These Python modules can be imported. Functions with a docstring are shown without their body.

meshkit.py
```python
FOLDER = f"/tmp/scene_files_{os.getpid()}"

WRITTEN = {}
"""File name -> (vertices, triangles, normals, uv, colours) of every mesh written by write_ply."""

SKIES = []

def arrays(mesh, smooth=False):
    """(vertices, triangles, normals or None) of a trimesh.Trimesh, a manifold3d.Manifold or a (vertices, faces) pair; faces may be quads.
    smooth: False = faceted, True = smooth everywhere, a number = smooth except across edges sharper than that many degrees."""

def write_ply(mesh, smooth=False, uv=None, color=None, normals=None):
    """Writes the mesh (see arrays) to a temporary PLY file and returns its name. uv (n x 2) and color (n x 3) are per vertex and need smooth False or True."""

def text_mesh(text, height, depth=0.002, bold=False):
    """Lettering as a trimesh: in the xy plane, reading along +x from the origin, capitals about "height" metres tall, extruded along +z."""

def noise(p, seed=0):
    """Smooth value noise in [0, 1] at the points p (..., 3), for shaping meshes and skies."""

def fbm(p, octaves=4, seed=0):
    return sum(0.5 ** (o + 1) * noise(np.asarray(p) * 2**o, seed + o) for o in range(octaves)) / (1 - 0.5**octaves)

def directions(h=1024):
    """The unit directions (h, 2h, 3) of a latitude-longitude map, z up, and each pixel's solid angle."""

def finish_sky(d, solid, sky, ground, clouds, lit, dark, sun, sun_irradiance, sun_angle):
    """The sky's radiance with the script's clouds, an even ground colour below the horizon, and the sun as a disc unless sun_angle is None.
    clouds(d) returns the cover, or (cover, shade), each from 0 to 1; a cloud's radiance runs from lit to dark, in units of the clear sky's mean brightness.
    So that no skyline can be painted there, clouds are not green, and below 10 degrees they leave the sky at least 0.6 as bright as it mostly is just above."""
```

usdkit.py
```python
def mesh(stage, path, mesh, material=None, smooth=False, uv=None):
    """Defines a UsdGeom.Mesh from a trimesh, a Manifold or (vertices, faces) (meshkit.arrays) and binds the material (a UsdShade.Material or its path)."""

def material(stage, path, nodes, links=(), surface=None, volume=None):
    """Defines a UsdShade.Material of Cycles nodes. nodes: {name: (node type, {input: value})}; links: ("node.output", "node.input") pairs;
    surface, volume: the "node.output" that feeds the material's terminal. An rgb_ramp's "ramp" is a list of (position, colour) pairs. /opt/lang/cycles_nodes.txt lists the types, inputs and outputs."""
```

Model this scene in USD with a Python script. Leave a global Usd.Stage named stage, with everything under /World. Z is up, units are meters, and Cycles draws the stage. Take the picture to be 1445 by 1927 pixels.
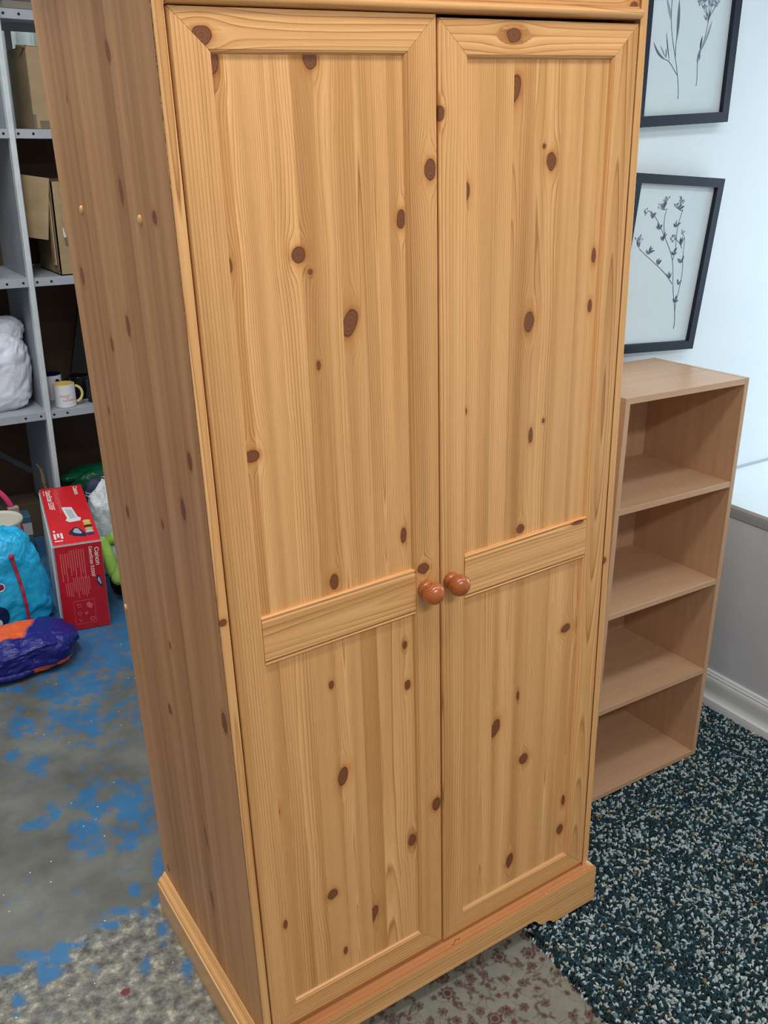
import math, random
import numpy as np, trimesh, usdkit, meshkit, shapely.geometry as sg
from scipy.spatial.transform import Rotation as Rot
from pxr import Usd, UsdGeom, UsdLux, UsdShade, Sdf, Gf, Vt

# ------------------------------------------------------------------ camera, light, exposure
stage = Usd.Stage.CreateInMemory()
UsdGeom.SetStageUpAxis(stage, UsdGeom.Tokens.z)
UsdGeom.SetStageMetersPerUnit(stage, 1.0)
stage.SetDefaultPrim(UsdGeom.Xform.Define(stage, '/World').GetPrim())
UsdGeom.Scope.Define(stage, '/World/Looks')
W_PX, H_PX, F_PX = 1445, 1927, 1767.2173
CAM = np.array([-0.54241311, -1.20919851, 1.71185267])
C_R = np.array([0.8401779, -0.54228847, 0.00492975])
C_U = np.array([0.19545235, 0.3112724, 0.93000423])
C_F = np.array([0.50586507, 0.78040547, -0.36751575])
cam = UsdGeom.Camera.Define(stage, '/World/camera')
cam.CreateHorizontalApertureAttr(36.0)
cam.CreateVerticalApertureAttr(36.0 * H_PX / W_PX)
cam.CreateFocalLengthAttr(36.0 * F_PX / W_PX)
cam.CreateClippingRangeAttr((0.05, 100.0))
cam.CreateExposureAttr(0.22)
M = np.eye(4); M[:3, 0], M[:3, 1], M[:3, 2], M[:3, 3] = C_R, C_U, -C_F, CAM
cam.AddTransformOp().Set(Gf.Matrix4d(*M.T.ravel().tolist()))

dome = UsdLux.DomeLight.Define(stage, '/World/dome_light')
dome.CreateIntensityAttr(0.10)
dome.CreateColorAttr(Gf.Vec3f(0.93, 0.97, 1.0))


def rect_light(name, loc, target, w, h, power, color):
    """A lamp or window of the room: loc, the point it faces, its size in metres, its radiance."""
    l = UsdLux.RectLight.Define(stage, '/World/' + name)
    l.CreateWidthAttr(w); l.CreateHeightAttr(h); l.CreateIntensityAttr(power)
    l.CreateColorAttr(Gf.Vec3f(*color)); l.CreateNormalizeAttr(False)
    z = np.array(loc, float) - np.array(target, float); z /= np.linalg.norm(z)
    x = np.cross([0, 0, 1.0] if abs(z[2]) < .99 else [0, 1.0, 0], z); x /= np.linalg.norm(x)
    y = np.cross(z, x)
    m = np.eye(4); m[:3, 0], m[:3, 1], m[:3, 2], m[:3, 3] = x, y, z, loc
    l.AddTransformOp().Set(Gf.Matrix4d(*m.T.ravel().tolist()))


# ceiling fluorescent fittings and a daylight window on the right, all out of frame
rect_light('ceiling_lamp', (0.05, -0.62, 2.85), (0.05, -0.62, 0), 1.5, 0.22, 12.0, (0.99, 0.98, 0.95))
rect_light('ceiling_lamp_001', (0.10, -2.30, 2.85), (0.10, -2.30, 0), 1.5, 0.26, 31.0, (0.99, 0.98, 0.95))
rect_light('ceiling_lamp_002', (-0.24, 1.00, 2.95), (-0.24, 1.00, 0), 0.22, 1.5, 29.0, (0.98, 1.0, 0.97))
rect_light('ceiling_lamp_003', (1.80, -0.70, 2.85), (1.80, -0.70, 0), 1.5, 0.26, 7.5, (0.78, 0.93, 1.0))
rect_light('ceiling_lamp_004', (0.2, 3.45, 2.95), (0.2, 3.45, 0), 1.5, 0.2, 9.0, (0.95, 1.0, 0.98))
rect_light('ceiling_lamp_005', (-1.45, 1.75, 2.95), (-1.45, 1.75, 0), 0.22, 1.5, 15.0, (0.95, 1.0, 1.0))
rect_light('window_light', (3.3, 0.05, 1.45), (1.7, 0.05, 1.10), 0.85, 1.1, 5.5, (0.66, 0.88, 1.0))

# ------------------------------------------------------------------ helpers
mat_made = {}
used = set()


def numbered(parent, name):
    p, k = f'{parent}/{name}', 0
    while p in used:
        k += 1
        p = f'{parent}/{name}_{k:03d}'
    used.add(p)
    return p


def path_of(parent):
    return '/World' if parent is None else (parent if isinstance(parent, str) else str(parent.GetPath()))


def tag(prim, label=None, cat=None, group=None, kind=None):
    for k, v in (('label', label), ('category', cat), ('group', group), ('kind', kind)):
        if v:
            prim.SetCustomDataByKey(k, v)
    return prim


def thing(name, label, cat, mat4=None, loc=None, rz=0.0, group=None, kind=None, parent=None):
    x = UsdGeom.Xform.Define(stage, numbered(path_of(parent), name))
    if mat4 is None and loc is not None:
        mat4 = np.eye(4); mat4[:3, :3] = Rot.from_euler('z', rz).as_matrix(); mat4[:3, 3] = loc
    if mat4 is not None:
        x.AddTransformOp().Set(Gf.Matrix4d(*np.asarray(mat4, float).T.ravel().tolist()))
    return tag(x.GetPrim(), label, cat, group, kind)


def arr(mesh):
    if hasattr(mesh, 'to_mesh') or isinstance(mesh, trimesh.Trimesh):
        v, f, _ = meshkit.arrays(mesh)
        return np.asarray(v, float), np.asarray(f, int)
    return np.asarray(mesh[0], float), np.asarray(mesh[1], int)


def obj(name, mesh, mat, parent=None, smooth=35, prim=None, label=None, cat=None, group=None, kind=None):
    """One Mesh prim. smooth: True/False or an angle; prim: {primvar: per-vertex array} needs smooth True/False."""
    if prim is not None and smooth not in (True, False):
        smooth = False
    m = usdkit.mesh(stage, numbered(path_of(parent), name), mesh, '/World/Looks/' + mat, smooth=smooth)
    for k, a in (prim or {}).items():
        a = np.asarray(a, np.float32)
        api = UsdGeom.PrimvarsAPI(m)
        if a.ndim == 1:
            api.CreatePrimvar(k, Sdf.ValueTypeNames.FloatArray, 'vertex').Set(Vt.FloatArray.FromNumpy(a))
        else:
            api.CreatePrimvar(k, Sdf.ValueTypeNames.Float3Array, 'vertex').Set(Vt.Vec3fArray.FromNumpy(a))
    return tag(m.GetPrim(), label, cat, group, kind)


def struct(name, mesh, mat, smooth=35, prim=None, label=None):
    return obj(name, mesh, mat, None, smooth, prim, label=label, kind='structure')


def box(x0, x1, y0, y1, z0, z1, bevel=0.0):
    b = trimesh.creation.box([x1 - x0, y1 - y0, z1 - z0])
    if bevel:
        v = []
        for sx in (-1, 1):
            for sy in (-1, 1):
                for sz in (-1, 1):
                    h = np.array([(x1 - x0) / 2 * sx, (y1 - y0) / 2 * sy, (z1 - z0) / 2 * sz])
                    for k in range(3):
                        q = h.copy()
                        for j in range(3):
                            if j != k:
                                q[j] -= np.sign(h[j]) * bevel
                        v.append(q)
        b = trimesh.convex.convex_hull(np.array(v))
    b.apply_translation([(x0 + x1) / 2, (y0 + y1) / 2, (z0 + z1) / 2])
    return b


def cat_meshes(ms):
    return trimesh.util.concatenate([m if isinstance(m, trimesh.Trimesh) else trimesh.Trimesh(*arr(m), process=False) for m in ms])


def xf(mesh, m4):
    m = mesh.copy(); m.apply_transform(m4); return m


def grid_faces(nu, nv, closed_u=False):
    i = np.arange(nu if closed_u else nu - 1)[:, None]; j = np.arange(nv - 1)[None, :]
    a = i * nv + j; b = ((i + 1) % nu) * nv + j
    f1 = np.stack([a, b, b + 1], -1).reshape(-1, 3); f2 = np.stack([a, b + 1, a + 1], -1).reshape(-1, 3)
    return np.vstack([f1, f2])


def lathe(profile, n=48):
    """profile: (r, z) from bottom to top, revolved about z."""
    return trimesh.creation.revolve(np.array(profile, float), sections=n)


def tube(points, r, n=10, cap=True):
    pts = np.asarray(points, float); r = np.broadcast_to(np.asarray(r, float), (len(pts),))
    t = np.gradient(pts, axis=0); t /= np.linalg.norm(t, axis=1, keepdims=True) + 1e-12
    ref = np.array([0, 0, 1.0]) if abs(t[0, 2]) < .9 else np.array([1.0, 0, 0])
    u = np.cross(t[0], ref); u /= np.linalg.norm(u); V = []
    for k in range(len(pts)):
        u = u - t[k] * (u @ t[k]); u /= np.linalg.norm(u); w = np.cross(t[k], u)
        a = np.linspace(0, 2 * np.pi, n, endpoint=False)
        V.append(pts[k] + r[k] * (np.cos(a)[:, None] * u + np.sin(a)[:, None] * w))
    V = np.vstack(V); F = []
    for k in range(len(pts) - 1):
        for j in range(n):
            a, b = k * n + j, k * n + (j + 1) % n
            F += [[a, b, b + n], [a, b + n, a + n]]
    if cap:
        s = len(V); V = np.vstack([V, pts[0], pts[-1]]); e = (len(pts) - 1) * n
        for j in range(n):
            F += [[s, (j + 1) % n, j], [s + 1, e + j, e + (j + 1) % n]]
    return trimesh.Trimesh(V, F, process=False)


def smoothline(pts, n=24):
    from scipy.interpolate import CubicSpline
    pts = np.asarray(pts, float)
    if len(pts) < 3:
        return np.array([pts[0] + (pts[-1] - pts[0]) * t for t in np.linspace(0, 1, n)])
    d = np.r_[0, np.cumsum(np.linalg.norm(np.diff(pts, axis=0), axis=1))]
    return CubicSpline(d, pts)(np.linspace(0, d[-1], n))


# ------------------------------------------------------------------ materials
def lin(r, g, b):
    c = np.array([r, g, b], float) / 255.0
    return tuple(np.where(c <= .04045, c / 12.92, ((c + .055) / 1.055) ** 2.4).tolist())


def plain(name, col, rough=.5, **kw):
    usdkit.material(stage, '/World/Looks/' + name, {'p': ('principled_bsdf', {'base_color': col, 'roughness': rough, **kw})}, surface='p.BSDF')
    return name


def noisy(name, c1, c2, scale=8.0, rough=.6, bump=0.0, bscale=None, detail=4.0, stretch=(1, 1, 1), lo=.3, hi=.7, **kw):
    """Two colours mixed by a noise, with an optional bump."""
    nodes = {'tc': ('texture_coordinate', {}), 'm': ('mapping', {'scale': stretch}),
             'n': ('noise_texture', {'scale': scale, 'detail': detail, 'roughness': .6}),
             'r': ('rgb_ramp', {'ramp': [(lo, c1), (hi, c2)]}), 'p': ('principled_bsdf', {'roughness': rough, **kw})}
    links = [('tc.object', 'm.vector'), ('m.vector', 'n.vector'), ('n.fac', 'r.fac'), ('r.color', 'p.base_color')]
    if bump:
        nodes['n2'] = ('noise_texture', {'scale': bscale or scale * 6, 'detail': 5.0, 'roughness': .65})
        nodes['b'] = ('bump', {'strength': bump, 'distance': .004})
        links += [('m.vector', 'n2.vector'), ('n2.fac', 'b.height'), ('b.normal', 'p.normal')]
    usdkit.material(stage, '/World/Looks/' + name, nodes, links, surface='p.BSDF')
    return name


def pine(name, light, mid, dark, knot, rough=.36, ring=1.0, coat=.12, band=1.0, spec=.4):
    """Varnished pine: primvar wood = (ring count, knot distance, strip tone), wc = (across, along, seed) in metres."""
    n = {'aw': ('attribute', {'attribute': 'wood'}), 'sw': ('separate_xyz', {}),
         'ac': ('attribute', {'attribute': 'wc'}),
         'ml': ('mapping', {'scale': (70, 2.2, 7)}), 'nl': ('noise_texture', {'scale': 1.0, 'detail': 2.0}),
         'mf': ('mapping', {'scale': (1500, 22, 7)}), 'nf': ('noise_texture', {'scale': 1.0, 'detail': 2.0}),
         'mb': ('mapping', {'scale': (42, .9, 5)}), 'nb': ('noise_texture', {'scale': 1.0, 'detail': 1.0}),
         'wob': ('math', {'math_type': 'multiply_add', 'value2': .55}),
         'fr': ('math', {'math_type': 'fraction'}),
         'ring': ('rgb_ramp', {'ramp': [(0, light), (.40, tuple(.35 * np.array(light) + .65 * np.array(mid))), (.74, mid), (.88, dark), (.95, mid), (1.0, light)]}),
         'rstr': ('map_range', {'from_min': .36, 'from_max': .62, 'to_min': .28 * ring, 'to_max': ring, 'clamp': True}), 'ms': ('mapping', {'scale': (33, 1.1, 9)}), 'nst': ('noise_texture', {'scale': 1.0, 'detail': 1.0}),
         'rmix': ('mix', {'mix_type': 'mix', 'color1': tuple(.5 * np.array(light) + .5 * np.array(mid))}),
         'tone': ('rgb_ramp', {'ramp': [(0, (1.10, 1.12, 1.16)), (.5, (1, 1, 1)), (1, (.84, .78, .70))]}),
         'mt': ('mix', {'mix_type': 'multiply', 'fac': 1.0}),
         'band': ('rgb_ramp', {'ramp': [(.3, (1.13, 1.14, 1.18)), (.5, (1, 1, 1)), (.7, (.84, .79, .72))]}),
         'mband': ('mix', {'mix_type': 'multiply', 'fac': band}),
         'fine': ('rgb_ramp', {'ramp': [(.3, (1.05, 1.05, 1.05)), (.7, (.90, .88, .85))]}),
         'mfine': ('mix', {'mix_type': 'multiply', 'fac': 1.0}),
         'halo': ('rgb_ramp', {'ramp': [(0, (.70, .52, .38)), (.35, (.74, .58, .44)), (.50, (.93, .86, .78)), (.85, (1, 1, 1))]}),
         'kd3': ('math', {'math_type': 'multiply', 'value2': .3333}),
         'mh': ('mix', {'mix_type': 'multiply', 'fac': 1.0}),
         'kr0': ('math', {'math_type': 'multiply', 'value2': 2.8}), 'kr1': ('math', {'math_type': 'fraction'}),
         'kcol': ('rgb_ramp', {'ramp': [(0, tuple(1.15 * np.array(knot))), (.55, tuple(.95 * np.array(knot))), (.82, tuple(.72 * np.array(knot))), (1, tuple(1.15 * np.array(knot)))]}),
         'kfac': ('map_range', {'from_min': 1.06, 'from_max': .94, 'to_min': 0.0, 'to_max': 1.0, 'clamp': True}),
         'kedge': ('rgb_ramp', {'ramp': [(0, (1, 1, 1)), (.26, (1, 1, 1)), (.32, (.55, .5, .5)), (.335, (.6, .55, .5)), (.36, (1, 1, 1))]}),
         'mke': ('mix', {'mix_type': 'multiply', 'fac': 1.0}),
         'mk': ('mix', {'mix_type': 'mix'}),
         'b': ('bump', {'strength': .10, 'distance': .0006}),
         'p': ('principled_bsdf', {'roughness': rough, 'coat_weight': coat, 'coat_roughness': .22, 'specular_ior_level': spec})}
    l = [('aw.vector', 'sw.vector'), ('ac.vector', 'ml.vector'), ('ml.vector', 'nl.vector'), ('ac.vector', 'mf.vector'), ('mf.vector', 'nf.vector'),
         ('ac.vector', 'mb.vector'), ('mb.vector', 'nb.vector'),
         ('nl.fac', 'wob.value1'), ('sw.x', 'wob.value3'), ('wob.value', 'fr.value1'), ('fr.value', 'ring.fac'), ('ring.color', 'rmix.color2'), ('ac.vector', 'ms.vector'), ('ms.vector', 'nst.vector'), ('nst.fac', 'rstr.value'), ('rstr.result', 'rmix.fac'),
         ('sw.z', 'tone.fac'), ('rmix.color', 'mt.color1'), ('tone.color', 'mt.color2'),
         ('nb.fac', 'band.fac'), ('mt.color', 'mband.color1'), ('band.color', 'mband.color2'),
         ('nf.fac', 'fine.fac'), ('mband.color', 'mfine.color1'), ('fine.color', 'mfine.color2'),
         ('sw.y', 'kd3.value1'), ('kd3.value', 'halo.fac'), ('mfine.color', 'mh.color1'), ('halo.color', 'mh.color2'),
         ('sw.y', 'kr0.value1'), ('kr0.value', 'kr1.value1'), ('kr1.value', 'kcol.fac'), ('sw.y', 'kfac.value'),
         ('kcol.color', 'mke.color1'), ('kd3.value', 'kedge.fac'), ('kedge.color', 'mke.color2'),
         ('kfac.result', 'mk.fac'), ('mh.color', 'mk.color1'), ('mke.color', 'mk.color2'), ('mk.color', 'p.base_color'),
         ('nf.fac', 'b.height'), ('b.normal', 'p.normal')]
    usdkit.material(stage, '/World/Looks/' + name, n, l, surface='p.BSDF')
    return name


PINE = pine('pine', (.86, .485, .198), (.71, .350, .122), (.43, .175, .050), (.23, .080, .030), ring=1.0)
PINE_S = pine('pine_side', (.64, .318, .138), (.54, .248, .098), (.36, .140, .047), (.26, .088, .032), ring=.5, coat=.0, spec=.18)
PINE_TOP = pine('pine_orange', (.76, .36, .15), (.68, .29, .11), (.52, .20, .06), (.165, .060, .030))
KNOB = pine('stained_wood', (.62, .190, .042), (.40, .085, .018), (.13, .020, .005), (.1, .03, .02), rough=.25, coat=.7, spec=.35)
BEECH = pine('beech_laminate', (.61, .375, .225), (.57, .345, .20), (.51, .295, .165), (.1, .05, .03), rough=.34, ring=.35, coat=.10, band=.35)


# ------------------------------------------------------------------ wood boards
def wood_fields(u, v, u0, u1, seed, knots=(), spacing=None, strip_knots=None):
    """Ring count, knot distance and tone of a strip of wood between u0 and u1 (across), v runs along the grain."""
    r = np.random.default_rng(seed)
    s = spacing or r.choice([.0022, .0027, .0033, .0042, .0056])
    sgn = r.choice([-1, 1])
    uu = u.copy()
    kd = np.full(u.shape, 9.0)
    for (ku, kv, a, b, tilt) in knots:
        if abs(tilt) > 20 and not (u0 <= ku <= u1):
            continue
        t = math.radians(tilt)
        du, dv = u - ku, v - kv
        pu, pv = du * math.cos(t) - dv * math.sin(t), du * math.sin(t) + dv * math.cos(t)
        wob = 1 + .30 * (meshkit.noise(np.stack([u / a * 1.3, v / b * 1.3, np.full_like(u, ku * 91)], -1)) - .5)
        kd = np.minimum(kd, np.sqrt((pu / a) ** 2 + (pv / b) ** 2) * wob)
        a2 = 1.35 * a
        e2 = np.maximum((du / a2) ** 2 + (dv / (b * 2.3)) ** 2, 1.0)
        w = np.exp(-np.maximum(np.sqrt(e2) - 3.2, 0) ** 2)
        uu = uu - du / e2 * w
    n1 = meshkit.noise(np.stack([u * 9, v * 1.3, np.full_like(u, seed * 1.7)], -1)) - .5
    n2 = meshkit.noise(np.stack([u * 25, v * 5.0, np.full_like(u, seed * 2.3)], -1)) - .5
    if r.random() < .55:
        uc = r.uniform(u0 - .02, u1 + .02) if r.random() < .7 else (u0 + u1) / 2
        h = 7.0 * (meshkit.noise(np.stack([np.zeros_like(v), v * 1.6, np.full_like(v, seed * 3.1)], -1)))
        R = np.sqrt(((uu - uc) / (s * 1.2)) ** 2 + h ** 2)
    else:
        R = sgn * (uu - u0) / s
    R = R + 1.6 * n1 + .45 * n2 + r.uniform(0, 9)
    return R, kd, float(r.uniform(.05, .95))


def board(name, parent, mat, O, A, B, D, segs, s0, s1, m0=0.0, m1=0.0, ds=.004, knots=(), seed=1, strips=None, tone=None, wave=0.0, spacing=None):
    """A board swept along B from s0 to s1. segs: polylines of (a, d) points of the section in order, across = A, outward = D; hard edges between segs.
    m0, m1: mitre, how far the ends move per unit of a. strips: {segment index: (u0, u1)} limits for the wood field, else the whole board."""
    O, A, B, D = (np.asarray(x, float) for x in (O, A, B, D))
    ns = max(2, int((s1 - s0) / ds) + 1)
    t = np.linspace(0, 1, ns)
    Vs, Fs, Ws, Cs, n = [], [], [], [], 0
    flip = np.dot(np.cross(A, B), D) < 0
    allp = np.array([p for sgm in segs for p in sgm])
    amin, amax = allp[:, 0].min(), allp[:, 0].max()
    for k, sg_ in enumerate(segs):
        pr = np.array(sg_, float)
        a, d = pr[:, 0][:, None], pr[:, 1][:, None]
        lo, hi = s0 + m0 * a, s1 - m1 * a
        s = lo + (hi - lo) * t[None, :]
        P = O + (a * np.ones_like(s))[..., None] * A + s[..., None] * B + (d * np.ones_like(s))[..., None] * D
        u = (a - d) * np.ones_like(s) + O @ A
        v = s + O @ B
        if strips and k in strips:
            u0, u1, sd = strips[k]
        else:
            u0, u1, sd = amin + O @ A - 1, amax + O @ A + 1, seed
        R, kd, tn = wood_fields(u, v, u0, u1, sd, knots, spacing)
        if tone is not None:
            tn = tone
        Vs.append(P.reshape(-1, 3)); Fs.append(grid_faces(len(pr), ns) + n)
        Ws.append(np.stack([R.ravel(), kd.ravel(), np.full(R.size, tn)], -1))
        Cs.append(np.stack([u.ravel(), v.ravel(), np.full(R.size, sd * .37)], -1))
        n += P.shape[0] * P.shape[1]
    V, F, Wd, C = np.vstack(Vs), np.vstack(Fs), np.vstack(Ws), np.vstack(Cs)
    # end caps
    ring, off = [], 0
    for sg_ in segs:
        ring += [off + i * ns for i in range(len(sg_))]; off += len(sg_) * ns
    for end in (0, ns - 1):
        idx = [q + end for q in ring]
        pts = V[idx]; c0 = len(V)
        V = np.vstack([V, pts, pts.mean(0)]); m = len(idx)
        capw = Wd[idx].copy(); capw[:, 0] *= .3
        Wd = np.vstack([Wd, capw, capw.mean(0)]); C = np.vstack([C, C[idx], C[idx].mean(0)])
        f = [[c0 + m, c0 + i, c0 + (i + 1) % m] for i in range(m)]
        if end == 0:
            f = [q[::-1] for q in f]
        F = np.vstack([F, np.array(f)[:, ::-1]])
    if flip:
        F = F[:, ::-1]
    # orient outward
    tm = trimesh.Trimesh(V, F, process=False)
    if tm.volume < 0:
        F = F[:, ::-1]
    return obj(name, (V, F), mat, parent, True, {'wood': Wd, 'wc': C})


def frange(a, b, step):
    n = max(1, int(round((b - a) / step)))
    return list(np.linspace(a, b, n + 1))


def flat(a0, a1, d, step=.003):
    return [(a, d) for a in frange(a0, a1, step)]


def arc(ca, cd, r, t0, t1, n=5):
    return [(ca + r * math.cos(t), cd + r * math.sin(t)) for t in np.linspace(math.radians(t0), math.radians(t1), n)]


def wooden(name, mesh, mat, parent, axis, seed, spacing=.004, tone=.5, smooth=False, label=None):
    """A plain piece of wood whose grain runs along the given axis (0, 1, 2): linear rings across it."""
    v, f = arr(mesh)
    ua = [(1, 2, 0), (0, 2, 1), (0, 1, 2)][axis]
    u = v[:, ua[0]] * .8 + v[:, ua[1]]
    if smooth is False:
        vv, ff = v[f].reshape(-1, 3), np.arange(len(f) * 3).reshape(-1, 3); u = u[f].ravel(); v, f = vv, ff
    w = np.stack([u / spacing, np.full(len(u), 9.0), np.full(len(u), tone)], -1)
    c = np.stack([u, v[:, axis], np.full(len(u), seed * .41)], -1)
    return obj(name, (v, f), mat, parent, smooth, {'wood': w, 'wc': c}, label=label)


# ------------------------------------------------------------------ the setting
CARPET_Z = .031
WALL_Y = .632
exec_order = []

# concrete floor with worn blue paint: primvar "paint" = (paint amount, roughness of the slab, red mark)
BLUE = [[-0.142, 1.499, 0.039, -0.025, -0.01, -0.041], [0.015, 1.444, 0.064, -0.041, -0.012, -0.041], [0.039, 1.377, 0.035, -0.022, -0.013, -0.045], [0.002, 1.597, 0.052, -0.033, -0.01, -0.038], [0.071, 1.63, 0.09, -0.057, -0.019, -0.065], [-0.124, 1.746, 0.037, -0.024, -0.006, -0.027], [-0.199, 1.347, 0.016, -0.01, -0.006, -0.027], [-0.163, 1.264, 0.024, -0.015, -0.009, -0.038], [-0.053, 1.035, 0.038, -0.024, -0.014, -0.045], [0.019, 0.936, 0.055, -0.035, -0.028, -0.084], [-0.156, 1.026, 0.017, -0.011, -0.007, -0.026], [-0.222, 1.0, 0.022, -0.014, -0.005, -0.021], [-0.107, 0.899, 0.033, -0.021, -0.021, -0.07], [-0.031, 0.793, 0.023, -0.015, -0.009, -0.027], [0.006, 0.683, 0.011, -0.007, -0.012, -0.032], [-0.308, 0.537, 0.045, -0.029, -0.005, -0.018], [-0.162, 0.559, 0.019, -0.012, -0.004, -0.014], [-0.385, 0.552, 0.028, -0.018, -0.003, -0.013], [-0.102, 0.567, 0.027, -0.017, -0.004, -0.011], [-0.074, 0.628, 0.011, -0.007, -0.005, -0.014], [-0.04, 0.573, 0.011, -0.007, -0.008, -0.023], [-0.391, 0.454, 0.013, -0.009, -0.006, -0.025], [-0.125, 0.399, 0.008, -0.005, -0.007, -0.019], [-0.057, 0.34, 0.012, -0.008, -0.008, -0.019], [-0.313, 0.48, 0.02, -0.013, -0.005, -0.019], [-0.061, 0.474, 0.012, -0.008, -0.007, -0.018], [-0.244, 0.541, 0.026, -0.016, -0.004, -0.014]]


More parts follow.
